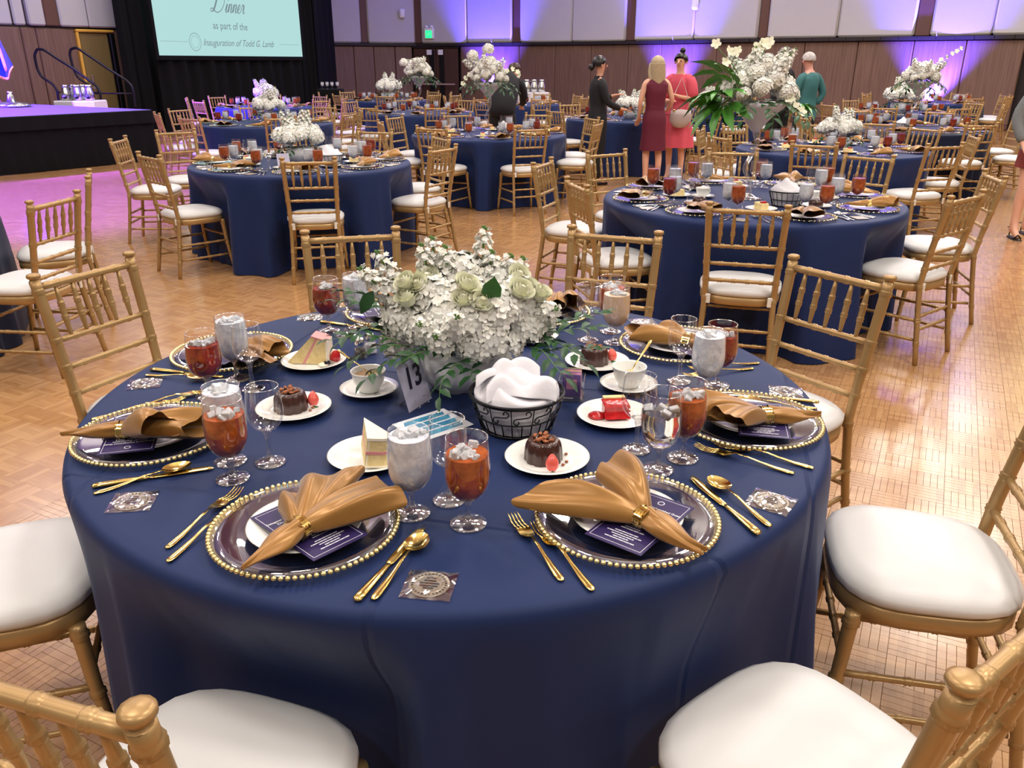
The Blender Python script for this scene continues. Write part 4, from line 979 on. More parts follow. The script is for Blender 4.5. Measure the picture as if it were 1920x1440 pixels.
g13(C(437, 899), 'tea', 'amber iced tea goblet full of crushed ice at the stage side')
g13(C(508, 868), 'empty', 'empty wine glass in front of the chocolate cake plate')

def pol(a, r): return Vector((TAB['T1'][0] + r * cos(R(a)), TAB['T1'][1] + r * sin(R(a)), 0))
SET = [  # charger px, ring point, tail direction (deg), napkin mesh, menu offset/heading, description
 ((573, 985), (560, 984), (475, 1061), 0, (600, 985), 47, 'at the near edge by the knife and spoon', .0),
 ((1191, 977), (1210, 962), (1312, 1036), 1, (1215, 990), -38, 'at the near edge by the two gold forks', .0),
 ((1428, 786), (1436, 771), (1543, 782), 2, (1440, 795), -12, 'at the doorway side above the pair of forks', .0),
 ((1283, 640), (1290, 632), (1345, 655), 3, (1300, 645), 25, 'behind the white cup with the pale spoon', .0),
 ((1015, 580), (1058, 556), (1075, 548), 1, (1030, 580), 70, 'behind the bouquet beside the lemonade', .0),
 ((738, 578), (728, 572), (712, 566), 2, (738, 578), 110, 'behind the bouquet beside the salt shaker', .0),
 ((428, 658), (455, 668), (432, 672), 3, (430, 660), 160, 'behind the round dark iced tea', .0),
 ((268, 815), (231, 800), (134, 822), 2, (250, 822), 195, 'at the stage side under the greek-key ring', .0)]
NK1 = [NK[0], NK[1], NK[2], NK[3], napkin_mesh([(-12, .13, .12, .08, 3, .01), (30, .12, .08, .06, 2, .02)], tail=.05, seed=21), napkin_mesh([(8, .16, .14, .05, 3, .0)], tail=.06, seed=22), napkin_mesh([(-18, .17, .11, .05, 3, .01), (38, .13, .07, .03, 2, 0), (10, .14, .12, .08, 3, .01)], tail=.05, seed=23),
       napkin_mesh([(-6, .185, .115, .055, 4, .006), (-34, .12, .085, .075, 2, .03)], tail=.13, seed=24)]
for k, (cp, rp, tp, nk, mp_, mh, ds, _) in enumerate(SET):
    c = at(cp[0], cp[1], TZ + .012); d = Vector((c.x - TAB['T1'][0], c.y - TAB['T1'][1])); rr_ = min(d.length, .735); d = d.normalized() * rr_
    c = Vector((TAB['T1'][0] + d.x, TAB['T1'][1] + d.y, Z0))
    inst(CHG, 'charger_plate', 'clear glass charger with gold beaded rim ' + ds, 'charger', c, k, 'beaded chargers on table thirteen')
    thing('dinner_plate', 'white dinner plate on the beaded charger ' + ds, 'plate', (c.x, c.y, Z0 + .005), 0, 'dinner plates on table thirteen', data=PL_D)
    rg = at(rp[0], rp[1], TZ + .05); tl = at(tp[0], tp[1], TZ + .03); hd = math.atan2(tl.y - rg.y, tl.x - rg.x)
    if (Vector((rg.x - c.x, rg.y - c.y)).length > .12): rg = Vector((c.x, c.y, 0)) + (rg - c).normalized() * .08
    mx, my = (c.x + rg.x) / 2, (c.y + rg.y) / 2
    inst(MENU, 'menu_card', 'purple printed menu card on the plate ' + ds, 'menu', (mx + .012 * cos(R(mh)), my + .012 * sin(R(mh)), Z0 + .0215), R(mh), 'menu cards on table thirteen', scale=1.16)
    inst_nk = thing('napkin', 'gold satin napkin drawn through a ring ' + ds, 'napkin', (rg.x, rg.y, Z0 + .0225), hd, 'gold napkins on table thirteen', data=NK1[k])
    thing('napkin_ring', 'gold key-pattern ring around the napkin ' + ds, 'napkin ring', (rg.x, rg.y, Z0 + .0225 + .0185), hd, 'napkin rings on table thirteen', data=RING)
GC = 'gold cutlery on table thirteen'
def cut(me, nm, a, b, lbl):
    A, B_ = at(a[0], a[1], TZ + .005), at(b[0], b[1], TZ + .005)
    lay(me, nm, A, B_, lbl, GC)
cut(FORK, 'fork', (312, 1028), (460, 910), 'outer gold fork beside the near stage-side charger'); cut(FORK, 'fork', (314, 1053), (470, 930), 'inner gold fork half over the near stage-side charger')
cut(KNIFE, 'knife', (668, 1126), (790, 992), 'gold knife beside the near charger and the spoon'); cut(SPOON, 'spoon', (700, 1123), (806, 995), 'gold spoon above the coin favour at the near edge')
cut(FORK, 'fork', (1055, 1087), (953, 955), 'gold fork closest to the amber tea at the near edge'); cut(FORK, 'fork', (1113, 1105), (996, 973), 'gold fork touching the beaded rim at the near edge')
cut(SPOON, 'spoon', (1446, 984), (1317, 887), 'gold spoon with its bowl upward near the doorway-side edge'); cut(KNIFE, 'knife', (1424, 999), (1312, 905), 'gold knife tucked beside the beaded charger near the spoon')
cut(FORK, 'fork', (1490, 885), (1306, 836), 'lower gold fork below the doorway-side charger'); cut(FORK, 'fork', (1527, 875), (1338, 829), 'upper gold fork below the doorway-side charger')
cut(SPOON, 'spoon', (1532, 763), (1400, 752), 'gold spoon above the doorway-side charger'); cut(KNIFE, 'knife', (1536, 752), (1400, 738), 'gold knife above the doorway-side charger')
cut(FORK, 'fork', (1413, 688), (1290, 703), 'gold fork with its handle beside the dark tea, lower of two'); cut(FORK, 'fork', (1424, 678), (1300, 690), 'gold fork with its handle beside the dark tea, upper of two')
cut(SPOON, 'spoon', (175, 926), (350, 878), 'gold spoon above the stage-side favour'); cut(KNIFE, 'knife', (172, 913), (398, 877), 'gold knife above the stage-side favour')
cut(FORK, 'fork', (170, 787), (330, 752), 'gold fork half under the stage-side napkin'); cut(FORK, 'fork', (232, 770), (380, 735), 'second gold fork under the stage-side napkin')
cut(SPOON, 'spoon', (272, 703), (392, 713), 'gold spoon under the round dark iced tea'); cut(KNIFE, 'knife', (282, 693), (418, 707), 'gold knife behind the round dark iced tea')
cut(KNIFE, 'knife', (600, 603), (668, 612), 'gold knife behind the far stage-side glasses')
for (px, py, a, l) in ((272, 721, 15, 'coin favour in a clear bag before the round dark tea'), (249, 943, 8, 'coin favour in a clear bag below the stage-side spoon'), (806, 1098, -8, 'coin favour in a clear bag at the near edge'), (1446, 940, -35, 'coin favour in a crinkled clear bag beside the spoon handle'),
                       (1473, 734, -15, 'coin favour in a clear bag above the doorway-side charger'), (1205, 604, 5, 'coin favour in a clear bag behind the napkin fan at the far side'), (581, 596, 10, 'coin favour in a clear bag beside the far dark tea')):
    p = C(px, py); inst(FAV, 'coin_favor', l, 'favor', p, R(a), 'bagged coin favours on table thirteen')

# ---- desserts
def dplate(px, py, lbl):
    p = C(px, py); thing('dessert_plate', lbl, 'plate', p, 0, 'dessert plates on table thirteen', data=PL_S); return Vector((p.x, p.y, Z0 + .0050))
def bundt_mesh():
    def f(u, v):
        a = 2 * pi * u; t = v; ph = t * pi * .5
        r = .0405 * cos(ph * .92) ** .45 if t < .8 else .0405 * cos(.8 * pi * .5 * .92) ** .45 * (1 - (t - .8) / .2 * .8)
        z = .0475 * sin(min(1, t / .8) * pi / 2) ** .8 - (.008 * ((t - .8) / .2) if t > .8 else 0)
        fl = 1 + .10 * abs(cos(a * 5.0)) ** .6 * (1 - .3 * t) - .06; return (r * fl * cos(a), r * fl * sin(a), z)
    return MB().grid(f, 60, 14, cu=True).mesh('glazed_cake', CHOC)
BUNDT = bundt_mesh()
def nuts_mesh():
    m = MB(); r = random.Random(4)
    for k in range(16):
        a = r.uniform(0, 6.28); q = r.uniform(.002, .023); s = r.uniform(.005, .009)
        m.box((q * cos(a), q * sin(a), .047 + r.uniform(-.001, .004)), (s * 1.5, s, s * .7), Euler((r.uniform(-.5, .5), r.uniform(-.5, .5), r.uniform(0, 3))).to_matrix(), 0, .0015)
    for k in range(5): a = r.uniform(-1, 1.5); m.box((.053 * cos(a), .053 * sin(a), .003), (.007, .005, .004), Matrix.Rotation(a, 3, 'Z'), 0, .001)
    return m.mesh('chopped_nuts', NUT, True, 40)
NUTS = nuts_mesh()
def straw_half():
    def f(u, v):
        a = pi * u; t = v; r = .0155 * sin(pi * (t * .85 + .12)) ** .7 * (1 - t * .25); return (-.0 + r * cos(a), -.0 + .036 * t, r * sin(a) * .75)
    m = MB().grid(f, 14, 10); m.grid(lambda u, v: ((.0155 * sin(pi * (v * .85 + .12)) ** .7 * (1 - v * .25)) * (2 * u - 1), .036 * v, 0), 4, 10)
    return m.mesh('strawberry', STRAW)
STR = straw_half()
def strleaf():
    m = MB()
    for k in range(5): a = -1.2 + .6 * k; m.add([(0, 0, .004), (.008 * sin(a) - .003, -.006, .002), (.02 * sin(a), -.008 - .006 * cos(a), .001), (.008 * sin(a) + .003, -.003, .002)], [(0, 1, 2, 3)])
    return m.mesh('calyx', LEAF)
STL = strleaf()
for (px, py, lbl, pl, hd, st) in ((1026, 865, 'chocolate bundt cake with pecans and a strawberry half facing the near edge', 'white plate with the chocolate bundt cake at the near middle', 0, (.008, -.060, -1.1)),
                        (552, 772, 'chocolate bundt cake on the plate behind the stage-side wine glass', 'white plate with the chocolate cake behind the stage-side wine glass', 1, (.045, .015, .2)),
                        (1119, 683, 'chocolate bundt cake with a green sprig behind the white cup', 'white plate with the chocolate cake beside the napkin fan', 2, (.045, .008, .2))):
    p = dplate(px, py, pl); t = thing('bundt_cake', lbl, 'cake', p + Vector((-.008, .004, 0)), hd * .4)
    obj('glazed_cake', BUNDT, t); obj('chopped_nuts', NUTS, t)
    s = thing('strawberry_half', 'cut strawberry beside the ' + lbl.split(' with')[0].split(' on the')[0] + (' at the near middle', ' behind the stage-side wine glass', ' behind the white cup')[hd], 'strawberry', p + Vector((st[0], st[1], .0155 if hd == 0 else .004)), 0)
    s.rotation_euler = (1.35, 0, 0) if hd == 0 else (1.2, 0, st[2]); s.location.z = p.z + (.0045)
    obj('flesh', STR, s); obj('calyx', STL, s)
def slice_mesh():     # layered wedge standing on its side face
    m = MB()
    L_, Wb, H_ = .115, .062, .066
    def wedge(z0, z1, g, mi):
        a = [(0, 0), (L_, -Wb / 2), (L_ + .006, 0), (L_, Wb / 2)]
        vs = [(x - .05 + (g if x > 0 else -g), y * (1 + g * 20), z) for z in (z0, z1) for x, y in a]
        m.add(vs, [(3, 2, 1, 0), (4, 5, 6, 7), (0, 1, 5, 4), (1, 2, 6, 5), (2, 3, 7, 6), (3, 0, 4, 7)], mi)
    wedge(0, .003, .0008, 1); wedge(.003, .029, 0, 0); wedge(.029, .036, .0008, 2); wedge(.036, .060, 0, 0); wedge(.060, .066, .0012, 1)
    m.box((.0635 - .0, 0, .033), (.005, .060, .066), None, 1, .002)
    return m.mesh('cake_slice', [CAKE, CREAM, PINK], True, 30)
SLICE = slice_mesh()
p = dplate(589, 683, 'white plate with the pink-layered cake slice beside the pepper')
m = MB()
def prism(poly, y0, y1, mi): 
    n_ = len(poly); m.add([(x, y, z) for y in (y0, y1) for x, z in poly], [tuple(range(n_)), tuple(reversed(range(n_, 2 * n_)))] + [(k, k + n_, (k + 1) % n_ + n_, (k + 1) % n_) for k in range(n_)], mi)
prism([(-.066, 0), (-.020, 0), (.024, .076), (.012, .080)], -.024, .022, 0); prism([(-.020, 0), (-.011, 0), (.031, .0755), (.024, .0765)], -.0235, .022, 2); prism([(-.011, 0), (.050, 0), (.052, .066), (.031, .0755)], -.024, .022, 0)
prism([(.050, 0), (.057, 0), (.058, .069), (.052, .069)], -.026, .024, 1); prism([(.012, .080), (.031, .0755), (.056, .067), (.056, .071), (.013, .084)], -.026, .024, 2)
t = thing('cake_slice', 'yellow cake slice with a pink filling line beside the pepper shaker', 'cake', p + Vector((-.008, .006, .001)), R(-4), data=m.mesh('cake_slice', [CAKE, CREAM, PINK], True, 30))
s = thing('strawberry_half', 'red strawberry leaning on the pink-layered cake slice', 'strawberry', p + Vector((.058, .0, .004)), 0); s.rotation_euler = (.25, .25, .3); obj('flesh', MB().join(MB().lathe([(0, 0), (.014, .006), (.016, .016), (.010, .030), (0, .037)], 14)).mesh('flesh', BERRY), s)
m = MB()
for k in range(7): m.lathe([(0, -.004), (.0042, 0), (0, .004)], 8, (.006 * cos(k), .006 * sin(k), .004 + .003 * (k % 2)))
thing('blackberry', 'small dark berry in cream beside the pink-layered cake', 'berry', p + Vector((.045, -.030, .004)), 0, data=m.mesh('blackberry', BLUEB))
thing('cream_dollop', 'white whipped cream blob under the dark berry', 'cream', p + Vector((.034, -.030, .002)), 0, data=MB().lathe([(0, 0), (.014, 0), (.015, .003), (.010, .006), (0, .008)], 16).mesh('cream', CREAM))
p = dplate(695, 861, 'white plate with the cream cake behind the frosty water goblet')
t = thing('cake_slice', 'cream-covered cake slice with a red jelly square behind the frosty goblet', 'cake', p + Vector((-.004, .0, .002)), R(100), data=SLICE); t.rotation_euler = (R(-10), 0, R(-62)); t.location.z += .004
m = MB(); m.box((0, 0, .013), (.028, .006, .026), None, 0, .002); thing('jelly_square', 'deep red jelly square against the cream cake', 'jelly', p + Vector((.030, -.036, .003)), R(-10), data=m.mesh('jelly_square', BERRY, True, 30)).rotation_euler = (-.35, 0, -.2)
p = dplate(1152, 784, 'white plate with the red-topped cheesecake at the centre')
m = MB(); m.box((0, 0, .017), (.058, .050, .034), None, 0, .003); t = thing('cheesecake', 'square cheesecake slice glazed with red berry sauce', 'cake', p + Vector((.002, .006, .001)), R(5), data=m.mesh('cheesecake', BERRY, True, 30))
def sauce(u, v):
    x, y = (u - .5) * .062, (v - .5) * .056; e = max(abs(x) / .031, abs(y) / .028); return (x, y - (.006 if v < .01 else 0), (.0365 if e < .9 else .032) + .0012 * sin(u * 21) * sin(v * 19) if v > .12 else .004 + .26 * v)
obj('berry_sauce', MB().grid(sauce, 16, 16).mesh('berry_sauce', BERRY), t)
obj('sauce_pool', MB().lathe([(0, .001), (.022, .001), (.02, .006), (.012, .010), (0, .011)], 14, (-.046, -.004, 0)).mesh('sauce_pool', BERRY), t)
obj('crust', (lambda m: (m.box((0, .0, .0385), (.054, .016, .005), Matrix.Identity(3), 0, .001), m.box((.030, -.02, .016), (.006, .044, .030), None, 0, .001), m)[1])(MB()).mesh('crust', CAKE, True, 30), t, (0, .022, 0))
p = dplate(992, 634, 'white plate half hidden behind the bouquet flowers')
m = MB(); r = random.Random(2)
for k in range(9): m.box((r.uniform(-.03, .03), r.uniform(-.02, .02), .008), (.018, .016, .012), Euler((0, 0, r.uniform(0, 3))).to_matrix(), k % 2, .002)
thing('fruit_cake', 'orange and dark fruit dessert behind the bouquet', 'dessert', p + Vector((.03, 0, .001)), 0, data=m.mesh('fruit_cake', [mat('orange_fruit', S(240, 150, 40), .4), BLUEB], True, 30))
# ---- cups
SAU = MB().lathe([(0, .002), (.03, .0015), (.034, 0), (.037, .002), (.06, .010), (.075, .015), (.076, .0165), (.06, .013), (.037, .0055), (.03, .0045), (0, .0045)], 40).mesh('saucer', WHITE)
CUP = MB().lathe([(0, .004), (.022, .003), (.024, 0), (.027, .002), (.030, .010), (.040, .030), (.0445, .052), (.046, .056), (.0445, .0575), (.042, .054), (.037, .030), (.027, .010), (0, .007)], 40)
def cup(px, py, who, fillz, sp, spl, ho):
    p = C(px, py); thing('saucer', 'white saucer under the ' + who, 'saucer', p, 0, 'saucers on table thirteen', data=SAU)
    c = thing('coffee_cup', 'white ' + who, 'cup', p + Vector((0, 0, .0050)), ho); obj('cup_body', CUP_M, c)
    obj('cup_handle', CUPH, c); obj('coffee', MB().lathe([(0, fillz), (.0385 if fillz > .04 else .0265, fillz)], 32).mesh('coffee', COFFEE if fillz > .04 else CREAM), c)
    s = thing('teaspoon', spl, 'spoon', p + Vector((sp[0], sp[1], .012 + .0)), 0, data=SPOON, scale=.72)
    return s, p
CUP_M = CUP.mesh('cup_body', WHITE); CUPH = MB().sweep([(.038, 0, .045), (.052, 0, .047), (.061, 0, .040), (.060, 0, .028), (.050, 0, .019), (.036, 0, .018)], .0042, 8).mesh('cup_handle', WHITE)
s, p = cup(693, 736, 'coffee cup full of milky coffee beside the number card', .043, (0, 0), 'gold teaspoon standing in the milky coffee', R(60))
def aim(s, tip, tail, L_=.162):      # spoon bowl tip at tip, handle towards tail
    d = (Vector(tip) - Vector(tail)).normalized(); s.rotation_euler = d.to_track_quat('X', 'Z').to_euler(); s.location = Vector(tip) - d * L_ * .86
aim(s, (p.x + .012, p.y - .002, Z0 + .034), (p.x - .085, p.y + .02, Z0 + .115), .14)
s, p = cup(1178, 726, 'coffee cup holding a pale upright spoon', .012, (0, 0), 'pale gold teaspoon leaning out of the almost empty cup', R(40))
aim(s, (p.x + .0, p.y - .006, Z0 + .026), (p.x + .07, p.y + .05, Z0 + .13), .14)
# ---- shakers
def shaker(px, py, fillm, lbl):
    p = C(px, py); P = [('glass_body', MB().lathe([(0, 0), (.020, 0), (.0205, .004), (.0165, .034), (.0135, .042), (.0135, .046)], 8).mesh('glass_body', TGLASS, False)),
        ('filling', MB().lathe([(0, .005), (.0175, .005), (.0150, .030), (0, .031)], 8).mesh('filling', fillm, False)), ('base', MB().lathe([(0, 0), (.0200, 0), (.0195, .005), (0, .005)], 8).mesh('base', SGLASS, False)),
        ('metal_cap', MB().lathe([(.0145, .043), (.0155, .046), (.0150, .054), (.0110, .062), (.005, .066), (0, .067)], 20).mesh('metal_cap', STEEL))]
    inst(P, 'shaker', lbl, 'shaker', p, .2)
shaker(676, 672, PEPPER, 'faceted glass pepper shaker beside the pink-layered cake'); shaker(695, 663, SALT, 'faceted glass salt shaker just behind the pepper')
# ---- sugar caddy
p = C(1072, 744); cad = thing('sugar_caddy', 'square glass caddy with pink and purple sweetener packets beside the basket', 'caddy', p, R(-8))
m = MB(); w = .031
for s in (-1, 1): m.box((s * w, 0, .028), (.003, w * 2, .056), None, 0, .001); m.box((0, s * w, .028), (w * 2, .003, .056), None, 0, .001)
obj('glass_box', m.mesh('glass_box', TGLASS, False), cad); m = MB(); m.box((0, 0, .005), (w * 2, w * 2, .010), None, 0, .002); obj('glass_foot', m.mesh('glass_foot', SGLASS, False), cad)
for k in range(9):
    mt = (PKT2, PKT1, PKT1, PKT2, PKT1, PKT3, PKT1, PKT2, PKT3)[k]; m = MB(); m.box((0, 0, .030), (.046, .0042, .060), None, 0, .0015); m.box((0, -.0024, .034), (.026, .0006, .026), None, 1)
    thing('sweetener_packet', ('purple' if mt is PKT2 else 'pink' if mt is PKT1 else 'yellow') + ' sweetener packet standing in the glass caddy, %s from the basket side' % ('first', 'second', 'third', 'fourth', 'fifth', 'sixth', 'seventh', 'eighth', 'ninth')[k], 'packet', (p.x + .0 + (-.022 + .0055 * k) * sin(R(8)), p.y + (-.024 + .006 * k), p.z + .011), R(-8), 'packets in the glass caddy', data=m.mesh('packet', [mt, PKT2 if mt is PKT1 else PKT1], True, 30))
# ---- number card and picture card
A_, B_ = at(768, 775, Z0), at(809, 748, Z0); top = atY(829, 665, B_.y + .03); topL = atY(792, 693, A_.y + .03)
nc = thing('number_card', 'lilac table number card reading 13 on a small easel', 'card', (A_ + B_) / 2, 0)
bx = (B_ - A_); hw = .052; hd = math.atan2(bx.y, bx.x); L3 = .128; tilt = R(16)
card = MB(); card.box((0, 0, L3 / 2), (hw * 2, .0012, L3)); c = obj('card', card.mesh('card', LILAC, False), nc, (0, 0, 0.001), (-tilt, 0, hd))
tx = textmesh('13', .075, INK, .0003, .12, bold=.0016); obj('numeral', tx, c, (0, -.0012, L3 * .58), (pi / 2, 0, 0))
m = MB(); m.sweep([(-.02, .0, .02), (-.02, .05, 0), (.02, .05, 0), (.02, 0, .02)], .0012, 5); m.sweep([(-.02, .05, 0), (-.02, -.012, 0), (-.02, -.012, .006)], .0012, 5); m.sweep([(.02, .05, 0), (.02, -.012, 0), (.02, -.012, .006)], .0012, 5)
obj('easel', m.mesh('easel', STEEL), nc, (0, 0, .0015), (0, 0, hd))
pc = thing('picture_card', 'white card with blue pictures under the empty wine glass', 'card', at(812, 797, Z0), R(40))
m = MB(); m.box((0, 0, .001), (.15, .125, .0014), None, 0, .0004); obj('card', m.mesh('card', CARDW, True, 30), pc)
for k in range(4):
    m = MB(); y = .040 - .026 * k; m.add([(-.06, y - .010, .0019), (.055, y - .010, .0019), (.062, y + .010, .0019), (-.050, y + .010, .0019)], [(0, 1, 2, 3)]); obj('picture', m.mesh('picture', CYAN, False), pc)

# ---- bread basket
bk_ = C(969, 797); bas = thing('bread_basket', 'black scrolled wire bread basket in front of the bouquet', 'basket', bk_, 0)
def rb(z): return .082 + (.110 - .082) * (z / .088) ** .9
def circ(r, z, n=48): return [(r * cos(2 * pi * k / n), r * sin(2 * pi * k / n), z) for k in range(n)]
for nm, z, w in (('rim', .088, .0036), ('band', .083, .0018), ('band', .040, .0022), ('base_ring', .004, .0032)): obj(nm, MB().sweep(circ(rb(z), z), w, 8, closed=True).mesh(nm, BLACK), bas)
m = MB(); m.sweep([(.082 * cos(a), .082 * sin(a), .004) for a in (0, pi)], .0018, 6); m.sweep([(.082 * cos(a), .082 * sin(a), .004) for a in (pi / 2, -pi / 2)], .0018, 6); obj('base_cross', m.mesh('base_cross', BLACK), bas)
bm = MB().sweep([(rb(.004), 0, .004), (rb(.040), 0, .040)], .0017, 6).mesh('bar', BLACK)
for k in range(26): obj('bar', bm, bas, (0, 0, 0), (0, 0, 2 * pi * k / 26))
def scroll():
    pts = []
    for t in np.linspace(0, 1, 30):
        # S curve with a spiral at each end, in (angle offset, z)
        if t < .4: q = (.4 - t) / .4; a = q * 5.2; rr_ = .010 * (1 - q * .62); u, z = -.012 + rr_ * cos(a + 1.6) * .95, .053 + rr_ * sin(a + 1.6) - .002
        elif t > .6: q = (t - .6) / .4; a = q * 5.2; rr_ = .010 * (1 - q * .62); u, z = .012 - rr_ * cos(a + 1.6) * .95, .071 - rr_ * sin(a + 1.6) + .002
        else: q = (t - .4) / .2; u0, z0_ = -.012 + .010 * cos(1.6) * .95, .053 + .010 * sin(1.6) - .002; u1, z1_ = .012 - .010 * cos(1.6) * .95, .071 - .010 * sin(1.6) + .002; u, z = u0 + (u1 - u0) * q, z0_ + (z1_ - z0_) * q
        r_ = rb(z) + .001; pts.append((r_ * cos(u / r_), r_ * sin(u / r_), z))
    return MB().sweep(pts, .0016, 6).mesh('scroll', BLACK)
scm = scroll()
for k in range(13): obj('scroll', scm, bas, (0, 0, 0), (0, 0, 2 * pi * k / 13))
spm = MB().sweep([(rb(.040), 0, .040), (rb(.083), 0, .083)], .0013, 6).mesh('spacer', BLACK)
for k in range(13): obj('spacer', spm, bas, (0, 0, 0), (0, 0, 2 * pi * (k + .5) / 13))
# linen napkin heaped in the basket
def heap(u, v):
    a = 2 * pi * u; t = v
    if t < .35: q = t / .35; z = .006 + .080 * q; r_ = rb(z) - .005 - .003 * abs(sin(a * 6)); return (r_ * cos(a), r_ * sin(a), z)
    q = (t - .35) / .65; r_ = (rb(.088) - .010) * (1 - q) ** .75 * (1 + .06 * sin(a * 4 + 5 * q)); pk = .086 + .028 * sin(q * pi * .5)
    bump = .048 * math.exp(-((cos(a) * r_ + .030) ** 2 + (sin(a) * r_ - .01) ** 2) / .0024) + .012 * sin(a * 3 + q * 7) * q * (1 - q) * 3 + .020 * math.exp(-((cos(a) * r_ - .055) ** 2 + (sin(a) * r_ + .0) ** 2) / .0012)
    fold = .007 * abs(sin(a * 2.5 + q * 4)) * (1 - q)
    return (r_ * cos(a), r_ * sin(a), pk + bump + fold)
ln = thing('linen_napkin', 'white linen napkin heaped inside the wire bread basket', 'napkin', (bk_.x, bk_.y, bk_.z), 0)
obj('lining', smoothed(MB().grid(heap, 40, 20, cu=True).mesh('lining', LINEN), 1), ln)
def flap2(u, v):
    x = -.07 + .16 * u; y = -.085 + .05 * sin(pi * u) * .3 + .05 * v; z = .088 + .030 * sin(pi * v * .8) * (1 + .5 * sin(9 * u)) + .016 * sin(pi * u); return (x, y + .012 * sin(8 * u), z)
obj('fold', smoothed(MB().grid(flap2, 20, 8).mesh('fold', LINEN), 1, .0015), ln)
def flap(u, v):      # a fold standing up and rolling over
    x = -.095 + .150 * u; y = -.045 + .05 * u + .055 * v; z = .092 + .070 * sin(pi * (u * .72 + .12)) * sin(pi * (v * .55 + .20)) + .012 * sin(7 * u + 3 * v); return (x, y, z)
obj('fold', smoothed(MB().grid(flap, 14, 10).mesh('fold', LINEN), 1, .0015), ln)
obj('rolled_edge', smoothed(MB().sweep([(.020, -.045, .106), (.045, -.030, .118), (.070, -.008, .118), (.085, .015, .104), (.080, .035, .092)], [.010, .016, .019, .017, .010], 12, flat=.6).mesh('rolled_edge', LINEN), 1), ln)
# ================================================================== FLOWERS
def frame_from(n):
    n = Vector(n).normalized(); t = n.orthogonal().normalized(); return t, n.cross(t), n
def floret(m, c, n, r, rnd, petals=4, mi=0):
    t, b, n = frame_from(n); c = Vector(c); a0 = rnd.uniform(0, 6.28)
    k0 = len(m.v); 
    for k in range(petals):
        a = a0 + 2 * pi * k / petals; d = t * cos(a) + b * sin(a); s = n.cross(d); w = r * .62; up = rnd.uniform(.12, .45) * r
        vs = [c, c + d * r * .45 + s * w * .8 + n * up * .5, c + d * r * .98 + s * w * .45 + n * up * .7, c + d * r * 1.06 + n * up * 1.1, c + d * r * .98 - s * w * .45 + n * up * .7, c + d * r * .45 - s * w * .8 + n * up * .5]
        m.add(vs, [(0, 1, 2, 3), (0, 3, 4, 5)], mi)
def hydrangea(R_, n, pr, seed):
    r = random.Random(seed); m = MB(); m.lathe([(0, -R_ * .6), (R_ * .75, -R_ * .3), (R_ * .85, 0), (R_ * .7, R_ * .5), (0, R_ * .86)], 10)
    for k in range(n):
        z = 1 - 1.62 * (k + .5) / n; q = math.sqrt(1 - z * z); a = k * 2.399963; d = Vector((q * cos(a), q * sin(a), z)); dd_ = (d + Vector((r.uniform(-.25, .25), r.uniform(-.25, .25), r.uniform(-.25, .25)))).normalized()
        floret(m, d * R_ * r.uniform(.90, 1.05), dd_, pr * r.uniform(.85, 1.15), r)
    return m
HYD = [hydrangea(.062, 130, .0135, k).mesh('hydrangea_head', PETAL) for k in range(3)]
HYDF = hydrangea(.07, 80, .018, 9).mesh('flower_head', PETAL)
def rose(seed):
    r = random.Random(seed); m = MB()
    m.lathe([(0, -.018), (.009, -.014), (.013, -.002), (.0105, .010), (.005, .016), (0, .017)], 12)
    for L in range(4):
        n = 4 + L; rad = .009 + .0038 * L; h = .023 - .0035 * L; op = .10 + .34 * L
        for k in range(n):
            a0 = 2 * pi * k / n + L * .7 + r.uniform(-.15, .15); w = 4.2 / n * 1.35
            def f(u, v):
                a = a0 + (u - .5) * w * 1.4; z = -.014 + (h + .014) * v - .004 * (2 * u - 1) ** 2 * v; q = rad * (sin(pi * min(1, .25 + .5 * v)) ** .6) * (1 + op * max(0, v - .55) * 1.6) + .0012 * v; return (q * cos(a), q * sin(a), z)
            m.grid(f, 6, 6)
    for k in range(5): a = 2 * pi * k / 5; m.add([(.004 * cos(a), .004 * sin(a), -.019), (.017 * cos(a + .25), .017 * sin(a + .25), -.010), (.022 * cos(a), .022 * sin(a), -.001), (.017 * cos(a - .25), .017 * sin(a - .25), -.010)], [(0, 1, 2, 3)], 1)
    m.sweep([(0, 0, -.018), (0, 0, -.09)], .0025, 6, 1)
    return m.mesh('rose', [CREMP, STEM])
ROSE = [rose(1), rose(2)]
def stock(n, L_, seed, pr=.0165):
    r = random.Random(seed); m = MB(); m.sweep([(0, 0, -.08), (0, 0, L_)], .003, 6, 1)
    for k in range(n):
        t = k / n; z = L_ * t; q = .030 * (1 - t ** 2 * .6); a = k * 2.4; d = Vector((cos(a), sin(a), .35 + t)).normalized()
        for e in range(2): floret(m, Vector((q * cos(a) * .8, q * sin(a) * .8, z)) + d * .006 * e, (d + Vector((r.uniform(-.5, .5), r.uniform(-.5, .5), 0))).normalized(), pr * (1 - .45 * t) * (1 - .25 * e), r, 5)
    for k in range(4): a = k * 2.4; m.lathe([(0, -.005), (.003, -.001), (.0028, .003), (0, .006)], 6, (.006 * cos(a), .006 * sin(a), L_ + .003 * (k % 3)), 1)
    return m.mesh('stock_spike', [PETAL, STEM])
STK = [stock(30, .12, 1), stock(26, .10, 2)]
def leaf(m, base, d, up, L_, w, mi=0, fold=.25):
    d = Vector(d).normalized(); up = Vector(up); s = d.cross(up).normalized(); n = s.cross(d); B_ = Vector(base)
    P = lambda x, y, z: B_ + d * (x * L_) + s * (y * w) + n * (z * L_)
    vs = [P(0, 0, 0), P(.3, .42, .10), P(.3, 0, .03), P(.3, -.42, .10), P(.65, .38, .06), P(.65, 0, .01), P(.65, -.38, .06), P(1, 0, -.12)]
    m.add(vs, [(0, 2, 1), (0, 3, 2), (1, 2, 5, 4), (2, 3, 6, 5), (4, 5, 7), (5, 6, 7)], mi)
